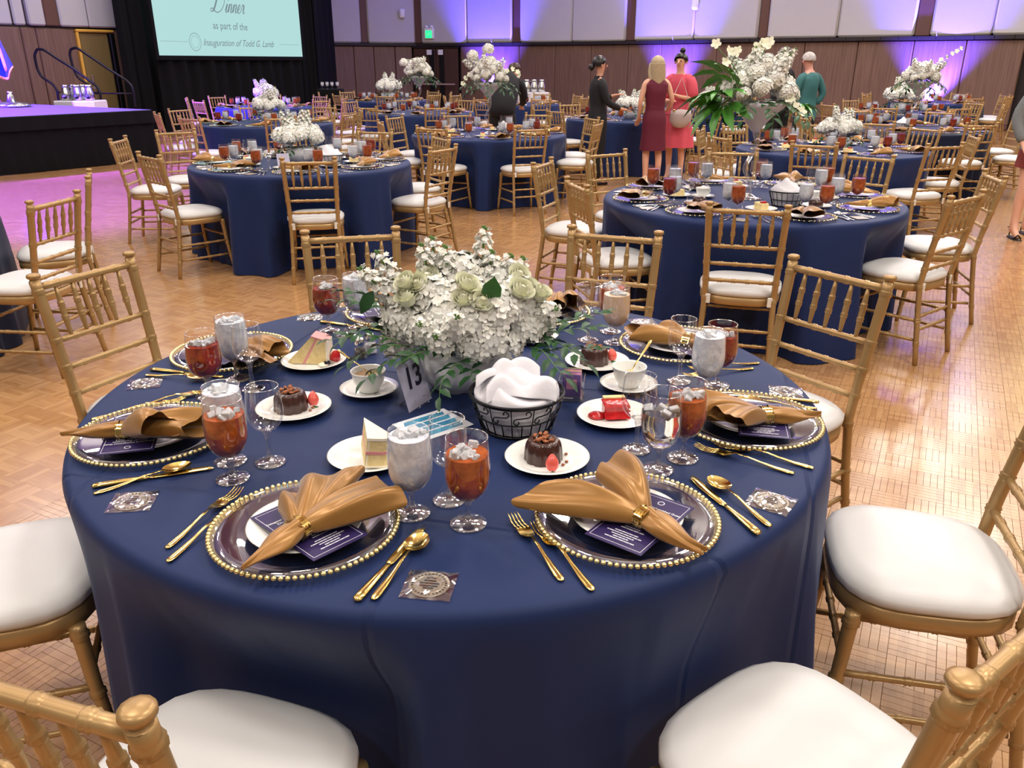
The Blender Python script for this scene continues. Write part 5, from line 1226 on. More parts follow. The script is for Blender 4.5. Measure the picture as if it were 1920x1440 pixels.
def sprig(L_, n, seed, droop=.5, lw=.014, ll=.040, mt=None):
    r = random.Random(seed); m = MB(); pts = []
    for k in range(9): t = k / 8; pts.append(Vector((L_ * t, .02 * sin(t * 4 + seed) * L_ * 4, L_ * (.35 * t - droop * t * t))))
    m.sweep(pts, [.0018 * (1 - .6 * k / 8) for k in range(9)], 5, 1)
    for k in range(n):
        t = .12 + .86 * k / n; i = min(7, int(t * 8)); p = pts[i].lerp(pts[i + 1], t * 8 - i); tg = (pts[i + 1] - pts[i]).normalized(); s = tg.cross(Vector((0, 0, 1))).normalized() * (1 if k % 2 else -1)
        leaf(m, p, tg * .7 + s * .8 + Vector((0, 0, r.uniform(-.3, .3))), (r.uniform(-.4, .4), r.uniform(-.4, .4), 1), ll * r.uniform(.8, 1.15), lw * 1.2)
    leaf(m, pts[-1], pts[-1] - pts[-2], (0, 0, 1), ll, lw)
    return m.mesh('leaf_sprig', [LEAFD if mt is None else mt, STEM])
SPR = [sprig(.16, 9, 1, .5, .019, .048), sprig(.12, 7, 2, .55, .019, .046), sprig(.17, 10, 3, .2, .015, .042)]
SPRF = sprig(.22, 8, 5, .6, .03, .07)
fv = at(862, 722, Z0)
def put(par, nm, me, px, py, dy, rot=(0, 0, 0), sc=1.0):
    p = atY(px, py, fv.y + dy); return obj(nm, me, par, p - fv, rot, sc)
bq = thing('bouquet', 'big low bouquet of white hydrangeas, cream roses and stock in a ribbed white bowl', 'bouquet', fv, 0)
m = MB(); n = 14
def vs_(u, v):
    a = 2 * pi * u + v * 1.1; z = .115 * v; r_ = .052 + .050 * sin(pi * min(1, v * .72 + .05)) + .010 * abs(cos(7 * (2 * pi * u) * .5 + v * 4)); return (r_ * cos(a), r_ * sin(a), z)
vsm = MB().grid(vs_, 56, 9, cu=True); vsm.f.append(tuple(i * 9 for i in range(56))); vsm.m.append(0); obj('ribbed_bowl', vsm.mesh('ribbed_bowl', PORC, True, 25), bq)
rr = random.Random(12)
obj('flower_foam', MB().lathe([(0, .09), (.075, .10), (.10, .15), (.085, .21), (0, .25)], 16).mesh('flower_foam', LEAFD), bq)
for px, py, dy, sc in ((816, 560, -.02, 1.05), (762, 600, -.02, 1.0), (841, 597, -.08, 1.0), (888, 600, -.09, 1.05), (930, 586, -.08, 1.05), (968, 563, -.03, 1.0), (978, 610, -.04, 1.0), (891, 640, -.10, .95), (756, 640, .0, .9), (926, 535, .02, 1.0), (868, 520, .03, 1.0),
                       (915, 628, -.10, .95), (800, 615, -.07, .85), (1003, 600, .02, .9), (790, 560, .05, 1.0), (945, 640, -.07, .8), (880, 560, -.02, 1.0), (895, 655, -.09, .7)):
    put(bq, 'hydrangea_head', HYD[rr.randrange(3)], px, py, dy, (rr.uniform(-.3, .6), rr.uniform(-.4, .4), rr.uniform(0, 6)), sc)
for px, py, dy, rx, ry in ((820, 516, .03, .05, -.12), (904, 512, .03, .0, .05), (845, 545, .0, .1, -.1), (940, 545, .02, .1, .25), (742, 535, .0, .1, -.45), (735, 560, -.02, .3, -.7), (1010, 595, -.03, .9, .7), (830, 650, -.13, 1.0, -.2), (815, 630, -.12, .9, -.5), (845, 625, -.13, .9, .3), (880, 545, .05, 0, 0), (955, 560, .04, .1, .3), (810, 540, .01, .1, -.2), (915, 540, .0, .1, .1)):
    put(bq, 'stock_spike', STK[rr.randrange(2)], px, py, dy, (rx, ry, rr.uniform(0, 6) * 0), .95)
for px, py, dy in ((760, 530, -.05), (782, 533, -.05), (801, 520, -.02), (763, 560, -.07), (874, 535, -.09), (868, 562, -.12), (904, 566, -.12), (972, 516, -.02), (988, 545, -.05), (1010, 551, -.05), (975, 545, -.08)):
    put(bq, 'rose', ROSE[rr.randrange(2)], px, py, dy, (rr.uniform(.2, .7), rr.uniform(-.5, .5) + (px - 870) / 300, 0), rr.uniform(.95, 1.15))
for px, py, dy, rz, k, rx in ((735, 575, -.04, 2.8, 2, .2), (730, 620, -.05, 3.3, 1, .1), (765, 650, -.09, 3.6, 0, .3), (790, 665, -.10, 3.9, 0, .2), (860, 680, -.12, 4.5, 0, .4), (880, 690, -.12, 5.0, 1, .3), 
                           (990, 625, -.02, -.2, 2, .2), (1000, 640, -.06, -.6, 0, 0), (985, 655, -.08, -.9, 0, .2), (1020, 610, .03, .2, 2, .1), (745, 590, .03, 2.9, 2, .1), (750, 640, -.08, 3.5, 2, 0), (850, 660, -.12, 4.0, 2, 0), (1000, 660, -.04, -.3, 2, 0)):
    o_ = put(bq, 'leaf_sprig', SPR[k], px, py, dy, (rx, 0, rz), 1.0); o_.location.z = max(o_.location.z, .062)
lm_ = MB(); leaf(lm_, (0, 0, 0), (0, -.3, 1), (0, -1, .2), .062, .058); put(bq, 'broad_leaf', lm_.mesh('broad_leaf', LEAF), 918, 562, -.12, (0, .2, 0))
lm_ = MB(); leaf(lm_, (0, 0, 0), (-.6, -.3, -1), (0, -1, .3), .07, .04); put(bq, 'broad_leaf', lm_.mesh('broad_leaf', LEAFD), 700, 545, -.05)

# low bouquets on the other tables
def low_bouquet(tab, lbl, sc=1.0, off=(0, 0), seed=0, tall=0.0):
    r = random.Random(seed); x, y = TAB[tab]; t = thing('bouquet', lbl, 'bouquet', (x + off[0], y + off[1], Z0), r.uniform(0, 6), 'low white bouquets', scale=sc)
    obj('ribbed_bowl', LBOWL, t)
    for k in range(13):
        a = k * 2.4; q = .13 * math.sqrt((k + .5) / 13); z = .24 - 3.4 * q * q + tall * (1 - q / .13); obj('flower_head', HYD[k % 3] if tab in ('T3', 'T5', 'T8', 'T12') else HYDF, t, (q * 1.25 * cos(a), q * 1.25 * sin(a), z), (q * 4 * -sin(a), q * 4 * cos(a), a), r.uniform(.8, 1.1))
    for k in range(5): a = r.uniform(0, 6.28); q = r.uniform(.02, .11); obj('stock_spike', STK[k % 2], t, (q * cos(a), q * sin(a), .26 + tall * .6), (-sin(a) * q * 4, cos(a) * q * 4, 0), 1.05)
    for k in range(7): a = 2 * pi * k / 7; obj('leaf_sprig', SPRF, t, (.06 * cos(a), .06 * sin(a), .11), (0, .1, a), .75)
LBOWL = vsm.mesh('ribbed_bowl', PORC, True, 25)
low_bouquet('T3', 'low white bouquet on the navy table facing the stage', 1.1, (0, 0), 1); low_bouquet('T5', 'low white bouquet directly behind the leafy tall vase', 1.05, (.02, -.1), 2)
low_bouquet('T8', 'low white bouquet on the violet-lit table beside the stage', 1.15, (0.03, .1), 3, .05); low_bouquet('T12', 'low white bouquet between the woman in black and the woman in maroon', 1.1, (.02, -.1), 4)
low_bouquet('T10', 'low cream bouquet before the timber wall by the black drape', 1.5, (0, 0), 5); low_bouquet('T13', 'low cream bouquet below the tall vase near the yellow doorway', 1.5, (0, 0), 6)
low_bouquet('T16', 'low white bouquet half hidden behind the woman in coral', 1.0, (-.1, 0), 7); low_bouquet('T9', 'low white bouquet on the table against the black drape', 1.2, (0, 0), 8, .05)

# tall vases
def tall_vase(tab, lbl, sc, off, seed, leafy=False, fl=1.0):
    r = random.Random(seed); x, y = TAB[tab]; t = thing('tall_centerpiece', lbl, 'centerpiece', (x + off[0], y + off[1], Z0), 0)
    H = .575
    cup = MB().lathe([(0, .40), (.02, .405), (.035, .42), (.055, .45), (.10, .50), (.150, .54), (.178, H), (.172, H), (.145, .547), (.095, .507), (.05, .46), (0, .42)], 28)
    obj('frosted_cup', cup.mesh('frosted_cup', FROST), t)
    st = [(0, 0, .005), (.0, 0, .03), (.006, 0, .08), (-.012, 0, .13), (-.045, 0, .18), (-.04, 0, .205), (-.02, 0, .24), (.012, 0, .30), (.022, 0, .35), (.012, 0, .385), (.0, 0, .41)]
    obj('wavy_stem', smoothed(MB().sweep([Vector(p) + Vector((-.0, 0, 0)) for p in st], [.030, .018, .014, .014, .015, .014, .014, .014, .018, .022, .026], 12).mesh('wavy_stem', SGLASS), 1), t)
    obj('glass_foot', MB().lathe([(0, 0), (.085, 0), (.088, .004), (.05, .012), (.02, .03), (0, .035)], 28).mesh('glass_foot', SGLASS), t)
    for k in range(22):
        a = k * 2.4; q = math.sqrt((k + .5) / 22); z = H + .03 + .20 * (1 - q * q) * fl
        obj('flower_head', HYD[k % 3] if leafy or tab == 'T4' else HYDF, t, (q * .20 * cos(a), q * .17 * sin(a), z), (-sin(a) * q * .9, cos(a) * q * .9, a), r.uniform(.7, 1.0))
    for k in range(9): a = r.uniform(0, 6.28); q = r.uniform(.05, .19); obj('stock_spike', STK[k % 2], t, (q * cos(a), q * sin(a), H + .17 * fl), (-sin(a) * q * 5, cos(a) * q * 5, 0), 1.2)
    for k in range(12): a = 2 * pi * k / 12; obj('leaf_sprig', SPRF, t, (.13 * cos(a), .12 * sin(a), H), (0, .15 + .2 * (k % 2), a), 1.0)
    return t
def fatsia():
    m = MB()
    for k in range(7):
        a = (k - 3) * .52; L_ = .17 * (1 - .07 * abs(k - 3)); d = (cos(a), sin(a), -.25 * abs(sin(a))); leaf(m, (.02 * cos(a), .02 * sin(a), 0), d, (0, 0, 1), L_, .05)
    m.sweep([(-.12, 0, -.05), (-.05, 0, .0), (.02, 0, 0)], .003, 5, 1); return m.mesh('fatsia_leaf', [FAT, STEM])
FATS = fatsia()
t2 = tall_vase('T2', 'tall wavy-stemmed glass vase with white flowers and broad glossy leaves', 1, (-.02, -.02), 1, True)
for (x, y, z, rx, ry, rz, s) in ((-.24, -.02, .62, .3, .25, 3.1, 1.5), (-.22, -.08, .58, -.2, .65, 3.4, 1.5), (-.20, .04, .72, .5, -.45, 2.9, 1.25), (-.16, -.1, .66, .6, -.9, 2.7, 1.0), (-.24, -.12, .63, .3, .1, 3.6, 1.3), (.24, 0, .57, 0, .3, 0, .9), (.22, -.06, .56, .2, .5, -.5, .7)):
    obj('fatsia_leaf', FATS, t2, (x, y, z), (rx, ry, rz), s)
def branch(pts, fls, par, sc=1):
    m = MB(); m.sweep(pts, .003, 5, 1); r = random.Random(3)
    for p in fls: floret(m, p, (r.uniform(-1, 1), -1, .5), .030 * sc, r, 5)
    obj('orchid_branch', m.mesh('orchid_branch', [CREMP, STEM]), par)
branch([(-.14, -.05, .72), (-.20, -.05, .80), (-.27, -.05, .86), (-.30, -.05, .91)], [(-.30, -.06, .90), (-.22, -.06, .86), (-.235, -.06, .80), (-.17, -.06, .86)], t2)
branch([(-.03, -.03, .74), (-.02, -.04, .84), (.0, -.04, .88)], [(-.05, -.06, .88), (-.03, -.06, .895), (-.01, -.06, .90), (.01, -.06, .905)], t2, 1.2)
branch([(.18, -.1, .62), (.16, -.14, .58), (.20, -.15, .52)], [(.14, -.16, .60), (.17, -.17, .56), (.21, -.17, .53)], t2)
t4 = tall_vase('T4', 'tall wavy-stemmed glass vase of white flowers before the bending attendant', 1, (0, 0), 2)
branch([(.15, 0, .66), (.30, 0, .70), (.36, 0, .66)], [(.22, 0, .70), (.28, 0, .72), (.34, 0, .69), (.36, 0, .65)], t4); branch([(-.15, 0, .66), (-.25, 0, .64), (-.30, 0, .56)], [(-.22, 0, .66), (-.27, 0, .62), (-.30, 0, .56)], t4)
obj('flower_head', HYDF, t4, (0, 0, .93), (0, 0, 0), .9); obj('flower_head', HYDF, t4, (-.18, 0, .86), (0, 0, 0), .9)
t7 = tall_vase('T7', 'tall glass vase of white flowers in front of the double doors', 1, (0, 0), 3); obj('flower_head', HYDF, t7, (-.24, 0, .78), (0, 0, 0), .95)
t6 = tall_vase('T6', 'tall glass vase of white flowers against the blue light near the yellow doorway', 1, (0, 0), 4, fl=.8)
branch([(.15, 0, .78), (.28, 0, .86), (.42, 0, .93)], [(.22, 0, .83), (.28, 0, .86), (.34, 0, .90), (.40, 0, .93), (.44, 0, .96)], t6); branch([(-.15, 0, .62), (-.25, 0, .55), (-.3, 0, .48)], [(-.2, 0, .6), (-.26, 0, .55), (-.3, 0, .48), (-.25, 0, .5)], t6)

# ================================================================== SETTINGS ON THE OTHER TABLES
FK_S, SP_S, KN_S = [], [], []
SKY = [('water', 'iced water goblet'), ('tea', 'amber iced tea goblet'), ('empty', 'empty wine glass')]
def settings(tab, level, ph=0.0, n=8, glasses='wte'):
    x0, y0 = TAB[tab]; rr = random.Random(sum(map(ord, tab)) * 3)
    for k in range(n):
        a = -pi / 2 + 2 * pi * k / n + ph + rr.uniform(-.04, .04); nm = ring_names(int(round((math.degrees(a) + 90) / 45)) % 8); W_ = '%s place of %s' % (nm, TN[tab])
        cx, cy = x0 + .715 * cos(a), y0 + .715 * sin(a); ux, uy = -cos(a), -sin(a); rx, ry = uy, -ux      # u: towards the centre, r: the guest's right hand
        P = lambda f, s: (cx + ux * f + rx * s, cy + uy * f + ry * s, Z0)
        inst(CHG_F, 'charger_plate', 'beaded charger, ' + W_, 'charger', (cx, cy, Z0), a, 'beaded chargers on the farther tables')
        h = a + pi + rr.choice((-.5, .5, 2.2, .9)) + rr.uniform(-.3, .3)
        if level >= 2: thing('dinner_plate', 'white plate, ' + W_, 'plate', (cx, cy, Z0 + .005), 0, 'dinner plates on the farther tables', data=PL_DF)
        zz = Z0 + (.0215 if level >= 2 else .008)
        thing('napkin', 'gold napkin in a ring, ' + W_, 'napkin', (cx, cy, zz), h, 'gold napkins on the farther tables', data=NKF[rr.randrange(2)])
        thing('napkin_ring', 'gold ring on the napkin, ' + W_, 'napkin ring', (cx, cy, zz + .018), h, 'napkin rings on the farther tables', data=RINGF)
        lst = [('water', .20 + rr.uniform(-.02, .03), .10), (rr.choice(('tea', 'dark', 'tea')), .12, .185 + rr.uniform(-.02, .02))]
        if level >= 1: lst.append(('empty', .24, .17))
        for kd, f, s in lst:
            lb = {'water': 'iced water goblet', 'tea': 'amber iced tea goblet', 'dark': 'dark iced tea goblet', 'empty': 'empty wine glass'}[kd]
            inst(FG[kd], {'water': 'water_goblet', 'tea': 'iced_tea_goblet', 'dark': 'iced_tea_goblet', 'empty': 'wine_glass'}[kd], lb + ', ' + W_, 'glass', P(f, s), 0, 'stemmed glasses on the farther tables')
        if level >= 2:
            for nm2, me, s in (('fork', FORK_S, -.225), ('fork', FORK_S, -.255), ('knife', KNIFE_S, .205), ('spoon', SPOON_S, .235)):
                q = P(-.11, s); lb = {'fork': ('outer silver fork' if s < -.24 else 'inner silver fork'), 'knife': 'silver knife', 'spoon': 'silver spoon'}[nm2]
                thing(nm2, lb + ', ' + W_, nm2, q, math.atan2(uy, ux) + rr.uniform(-.1, .1), 'silver cutlery on the farther tables', data=me)
            q = P(-.05, .30); thing('coin_favor', 'bagged coin favour, ' + W_, 'favor', (q[0], q[1], Z0), a, 'coin favours on the farther tables', data=FAVF)
        if level >= 1:
            q = P(.27, -.10 + rr.uniform(-.03, .03)); thing('dessert_plate', 'dessert plate, ' + W_, 'plate', q, 0, 'dessert plates on the farther tables', data=PL_SF)
            q = (q[0], q[1], Z0 + .005)
            if k % 2: thing('bundt_cake', 'chocolate cake, ' + W_, 'cake', q, 0, 'chocolate cakes on the farther tables', data=BUNF)
            else: thing('cake_slice', 'berry cake slice, ' + W_, 'cake', q, a, 'cake slices on the farther tables', data=SLF)
FORK_S, SPOON_S, KNIFE_S = fork_mesh(STEEL), spoon_mesh(STEEL), knife_mesh(STEEL)
FAVF = MB().box((0, 0, .003), (.08, .075, .004), None, 0, .001).mesh('coin_favor', SILV, True, 30)
BUNF = MB().lathe([(.041, 0), (.043, .012), (.040, .03), (.03, .042), (.01, .046), (0, .044)], 14).mesh('bundt_cake', CHOC)
m = MB(); m.box((0, 0, .02), (.09, .05, .04), Euler((0, 0, 0)).to_matrix(), 0, .003); m.box((.02, 0, .045), (.03, .03, .012), None, 1, .003); SLF = m.mesh('cake_slice', [CAKE, BERRY], True, 30)
settings('T2', 2, .12); settings('T3', 2, .2); settings('T4', 1, .1); settings('T5', 1, .25); settings('T6', 0, .1); settings('T7', 0, .1)
for t in ('T8', 'T9', 'T12', 'T13'): settings(t, 0, .2)
for t in ('T10', 'T11', 'T14', 'T16'): settings(t, 0, .1)
# baskets with linen on three neighbouring tables
BK = [('wire_frame', (lambda m: ([m.sweep(circ(rb(z), z, 28), w, 5, closed=True) for z, w in ((.088, .004), (.040, .0025), (.004, .0035))], [m.sweep([(rb(.004) * cos(a), rb(.004) * sin(a), .004), (rb(.083) * cos(a), rb(.083) * sin(a), .083)], .0018, 4) for a in np.linspace(0, 2 * pi, 21)[:-1]], m)[2])(MB()).mesh('wire_frame', BLACK))]
LNF = MB().grid(heap, 24, 14, cu=True).mesh('linen_napkin', LINEN)
for tab, off, w in (('T2', (.14, -.28), TN['T2']), ('T3', (.30, -.22), TN['T3']), ('T4', (.20, -.26), TN['T4']), ('T6', (-.25, -.3), TN['T6'])):
    p = (TAB[tab][0] + off[0], TAB[tab][1] + off[1], Z0)
    inst(BK, 'bread_basket', 'black wire bread basket on ' + w, 'basket', p); thing('linen_napkin', 'white linen in the bread basket on ' + w, 'napkin', p, 1.0, None, data=LNF)
for tab, off, w in (('T2', (.35, -.12), TN['T2']), ('T2', (-.30, .02), TN['T2']), ('T3', (-.36, -.22), TN['T3'])):
    p = (TAB[tab][0] + off[0], TAB[tab][1] + off[1], Z0); s = 'doorway side' if off[0] > 0 else 'stage side'
    thing('saucer', 'white saucer at the %s of %s' % (s, w), 'saucer', p, 0, None, data=SAU)
    c = thing('coffee_cup', 'white coffee cup at the %s of %s' % (s, w), 'cup', (p[0], p[1], Z0 + .005), .5); obj('cup_body', CUP_M, c); obj('cup_handle', CUPH, c)
q = at(1369, 368, Z0); m = MB(); m.box((0, 0, .06), (.10, .002, .12), Euler((-.2, 0, 0)).to_matrix()); thing('number_card', 'pale table number card beside the wavy vase foot', 'card', q, R(60), data=m.mesh('number_card', LILAC, False))
q = at(532, 318, Z0); thing('number_card', 'pale table number card on the low bouquet table facing the stage', 'card', (q.x, q.y, Z0), R(30), data=m.mesh('number_card', LILAC, False))
# cart with pitchers by the wall
q = atY(999, 205, 20.2); wd = .72
cart = thing('pitcher_stand', 'white-clothed stand with pitchers against the timber wall', 'table', (q.x, q.y, 0))
zt = atY(999, 173, 20.2).z
obj('tablecloth', MB().grid(lambda u, v: ((.36 + .015 * sin(u * 80)) * cos(2 * pi * u), (.30 + .015 * sin(u * 80)) * sin(2 * pi * u), zt * v), 80, 3, cu=True).mesh('tablecloth', LINEN), cart); obj('table_top', MB().lathe([(0, zt), (.36, zt), (.37, zt - .02)], 24, sy=.85).mesh('table_top', LINEN), cart)
for k, px in enumerate((986, 1000, 1014)):
    q2 = atY(px, 172, 20.2); inst([('jug', pm), ('handle', hm)], 'pitcher', 'steel pitcher on the white-clothed stand, ' + ('stage-side end', 'middle', 'doorway-side end')[k], 'pitcher', (q2.x, q2.y, zt), k, 'pitchers on the wall stand')
for k, px in enumerate((604, 613, 622, 632)):
    q2 = atY(px, 172, 21.5); inst(FG['water'], 'water_goblet', 'spare goblet in the row by the drape, %s' % ('closest to the drape', 'second from the drape', 'third from the drape', 'fourth from the drape')[k], 'glass', (q2.x, q2.y, .92), 0, 'spare goblets by the drape')
q2 = atY(618, 172, 21.5); m = MB(); m.box((0, 0, .46), (.62, .4, .92), None, 0, .02); thing('side_table', 'dark clothed side table under the spare goblets by the drape', 'table', (q2.x, q2.y, 0), data=m.mesh('side_table', SKIRTM, True, 30))

# ================================================================== PEOPLE
SKIN1, SKIN2, SKIN3 = mat('fair_skin', S(222, 170, 146), .5, sss=.1), mat('tan_skin', S(204, 150, 124), .5, sss=.1), mat('rosy_skin', S(214, 156, 138), .5, sss=.1)
HBLK, HBLD, HBRN, HGRY = mat('black_hair', S(26, 20, 22), .35), mat('blonde_hair', S(196, 176, 140), .45, noise=(30, S(130, 112, 92), .8, (20, 20, 2))), mat('brown_hair', S(62, 42, 34), .4), mat('grey_hair', S(196, 190, 186), .6, noise=(30, S(160, 152, 150), .8))
BLKS, MAROON, CORAL, TEAL_, NAVYP, GRYB, LACE, BLUS, GRYP = (mat('black_suit', S(22, 21, 26), .8), mat('maroon_dress', S(98, 24, 48), .75), mat('coral_dress', S(208, 80, 98), .75), mat('teal_blouse', S(52, 104, 106), .7), mat('navy_trousers', S(24, 24, 40), .8),
    mat('grey_blazer', S(122, 126, 128), .85, noise=(150, S(96, 100, 102), .6)), mat('red_lace', S(150, 62, 58), .8, noise=(90, S(96, 40, 40), .9)), mat('royal_blue', S(20, 60, 170), .7), mat('taupe_leather', S(176, 160, 158), .5))
EYEM, LIPM = mat('eye_dark', S(40, 30, 30), .3), mat('lip', S(176, 90, 86), .5)
def skinbody(J, edges, root, mt, name='body'):
    names = list(J); me = bpy.data.meshes.new(name); me.from_pydata([J[n][0] for n in names], [(names.index(a), names.index(b)) for a, b in edges], [])
    o = bpy.data.objects.new('t', me); COL.objects.link(o); md = o.modifiers.new('skin', 'SKIN'); md.use_smooth_shade = True; sb = o.modifiers.new('s', 'SUBSURF'); sb.levels = sb.render_levels = 1
    for i, n in enumerate(names):
        v = me.skin_vertices[0].data[i]; r = J[n][1]; v.radius = (r, r) if not hasattr(r, '__len__') else r; v.use_root = (n == root)
    dg = bpy.context.evaluated_depsgraph_get(); m2 = bpy.data.meshes.new_from_object(o.evaluated_get(dg)); bpy.data.objects.remove(o, do_unlink=True); m2.materials.clear(); m2.materials.append(mt); m2.name = name
    m2.polygons.foreach_set('use_smooth', [True] * len(m2.polygons)); return m2
def person(label, loc, yaw, H, skin, armL, armR, lean=0.0, head=(0, 0), feet=None, wide=1.0):
    """Local frame: faces +y, +x is the figure's right... armL/armR: (elbow, hand, finger direction) points in units of the height."""
    t = thing('person', label, 'person', loc, yaw); s = H / 1.68; V = lambda x, y, z: Vector((x, y, z)) * s
    ly = lambda z: lean * max(0, z - .95)
    J = {}; E = []
    def A(n, p, r, par=None):
        J[n] = (Vector(p), (r * s if not hasattr(r, '__len__') else (r[0] * s, r[1] * s)))
        if par: E.append((par, n))
    A('pelvis', V(0, 0, .93), .115 * wide); A('waist', V(0, ly(1.06), 1.06), .10 * wide, 'pelvis'); A('chest', V(0, ly(1.24) , 1.24), .115 * wide, 'waist'); A('neckb', V(0, ly(1.38), 1.38), .06, 'chest'); A('neck', V(0, ly(1.44) + .005, 1.44), .046, 'neckb')
    hx, hy = head; A('jaw', V(hx * .4, ly(1.5) + .02 + hy * .5, 1.50), .055, 'neck'); A('head', V(hx, ly(1.58) + .012 + hy, 1.585), .082, 'jaw'); A('crown', V(hx, ly(1.63) + hy, 1.625), .07, 'head')
    for sx, arm, nm in ((-1, armL, 'l'), (1, armR, 'r')):
        A('sh' + nm, V(sx * .155, ly(1.36), 1.355), .050, 'neckb')
        e, h, fd = arm; A('el' + nm, V(*e), .036, 'sh' + nm); A('wr' + nm, V(*h), .024, 'el' + nm)
        fdv = Vector(fd).normalized(); A('pa' + nm, V(*h) + fdv * .05 * s, (.034, .020), 'wr' + nm)
        sd_ = fdv.cross(Vector((0, 0, 1))); sd_ = sd_.normalized() if sd_.length > .1 else Vector((1, 0, 0))
        for k in range(4):
            b = V(*h) + fdv * .075 * s + sd_ * (k - 1.5) * .017 * s; L_ = (.062, .07, .066, .052)[k] * s
            A('f%s%d' % (nm, k), b, .0095, 'pa' + nm); A('g%s%d' % (nm, k), b + fdv * L_ * .6 - Vector((0, 0, .008 * s)), .0085, 'f%s%d' % (nm, k)); A('h%s%d' % (nm, k), b + fdv * L_ - Vector((0, 0, .022 * s)), .007, 'g%s%d' % (nm, k))
        A('t' + nm, V(*h) + fdv * .035 * s - sd_ * sx * .03 * s, .011, 'pa' + nm); A('u' + nm, V(*h) + fdv * .075 * s - sd_ * sx * .045 * s, .009, 't' + nm)
        f = (feet or {}).get(nm, (sx * .09, 0)); A('hi' + nm, V(sx * .085, 0, .88), .088 * wide, 'pelvis'); A('kn' + nm, V((sx * .085 + f[0]) / 2, f[1] * .5 + .02, .48), .056, 'hi' + nm); A('ca' + nm, V((sx * .03 + f[0] * .7), f[1] * .7 - .01, .33), .052, 'kn' + nm)
        A('an' + nm, V(f[0], f[1] - .02, .085), .033, 'ca' + nm); A('he' + nm, V(f[0], f[1] - .04, .035), .032, 'an' + nm); A('to' + nm, V(f[0], f[1] + .12, .022), .027, 'an' + nm)
    body = obj('body', skinbody(J, E, 'pelvis', skin), t)
    hc = J['head'][0]
    m = MB()
    for sx in (-1, 1): m.lathe([(0, -.010 * s), (.011 * s, -.004 * s), (.011 * s, .004 * s), (0, .010 * s)], 8, hc + Vector((sx * .030, .078, .004)) * s)
    obj('eye', m.mesh('eye', EYEM), t)
    m = MB(); m.sweep([hc + Vector((0, .080, .006)) * s, hc + Vector((0, .098, -.026)) * s, hc + Vector((0, .082, -.036)) * s], [.008 * s, .013 * s, .008 * s], 8); obj('nose', m.mesh('nose', skin), t)
    m = MB(); m.sweep([hc + Vector((-.022, .070, -.058)) * s, hc + Vector((0, .080, -.058)) * s, hc + Vector((.022, .070, -.058)) * s], [.004 * s, .008 * s, .004 * s], 8); obj('mouth', m.mesh('mouth', LIPM), t)
    m = MB()
    for sx in (-1, 1): m.lathe([(0, -.026 * s), (.012 * s, -.012 * s), (.014 * s, .012 * s), (0, .026 * s)], 8, hc + Vector((sx * .083, -.005, -.014)) * s)
    obj('ear', m.mesh('ear', skin), t)
    return t, J, s
def loft(rings, seg=28, folds=0, amp=0.0, caps=False):
    """rings: (centre, rx, ry)"""
    vs = []; n = len(rings)
    def f(u, v):
        i = min(n - 2, int(v * (n - 1) + 1e-9)); q = v * (n - 1) - i; a = rings[i]; b = rings[i + 1]; c = Vector(a[0]).lerp(Vector(b[0]), q); rx = a[1] + (b[1] - a[1]) * q; ry = a[2] + (b[2] - a[2]) * q
        w = 1 + (amp * sin(folds * 2 * pi * u) * (1 - v) if folds else 0); return (c.x + rx * w * cos(2 * pi * u), c.y + ry * w * sin(2 * pi * u), c.z)
    return MB().grid(f, seg * (2 if folds else 1), (n - 1) * 3 + 1, cu=True)
def sleeve(J, nm, s, r0, r1, upto=1.0, mt=None, par=None, name='sleeve'):
    a, e, w = J['sh' + nm][0], J['el' + nm][0], J['wr' + nm][0]; c = J['neckb'][0]
    pts = [c.lerp(a, .28), a, a.lerp(e, .5), e]; rd = [r0 * 1.0, r0, (r0 + r1) / 2, r1]
    if upto > .55: pts += [e.lerp(w, .5), e.lerp(w, .92)]; rd += [r1 * .9, r1 * .8]
    return obj(name, smoothed(MB().sweep(pts, [q * s for q in rd], 12).mesh(name, mt), 1), par)
def top(J, s, mt, par, name, z0, z1, bw=.135, hipw=.15, lean=0.0, extra=0):
    ly = lambda z: J['chest'][0].y * max(0, (z - .95 * s)) / (J['chest'][0].z - .95 * s)
    def rg(z, rx, ry): z *= s; return (Vector((0, ly(z), z)), rx * s, ry * s)
    r = [rg(z0, hipw, hipw * .82)] + ([rg(.93, .155, .13)] if z0 < .9 else []) + [rg(1.06, bw * .95, .108), rg(1.24, .152, .130), rg(1.33, .168, .115), rg(1.38, .130, .095), rg(1.415, .075, .070), rg(max(z1, 1.42), .056, .054)]
    return obj(name, smoothed(loft(r).mesh(name, mt), 1), par)
def skirt_(J, s, mt, par, name, zt, zb, wt, wb, folds=0, amp=0, lx=0):
    r = [(Vector((0, 0, zb * s)), wb * s, wb * .8 * s), (Vector((0, 0, (zb * .6 + zt * .4) * s)), (wb * .6 + wt * .4) * 1.04 * s, (wb * .6 + wt * .4) * .84 * s), (Vector((0, 0, .9 * s)), (.165) * s, .14 * s), (Vector((0, 0, zt * s)), wt * s, wt * .82 * s)]
    return obj(name, loft(r, 32, folds, amp).mesh(name, mt), par)
def trousers(J, s, mt, par, flare=1.0):
    m = MB()
    for nm in 'lr': m.sweep([J['pelvis'][0].lerp(J['hi' + nm][0], .6) + Vector((0, 0, .06 * s)), J['hi' + nm][0], J['kn' + nm][0], J['ca' + nm][0], J['an' + nm][0] + Vector((0, 0, -.03 * s))], [.10 * s, .112 * s, .082 * s, .075 * s * flare, .072 * s * flare], 14)
    obj('trousers', smoothed(m.mesh('trousers', mt), 1), par)
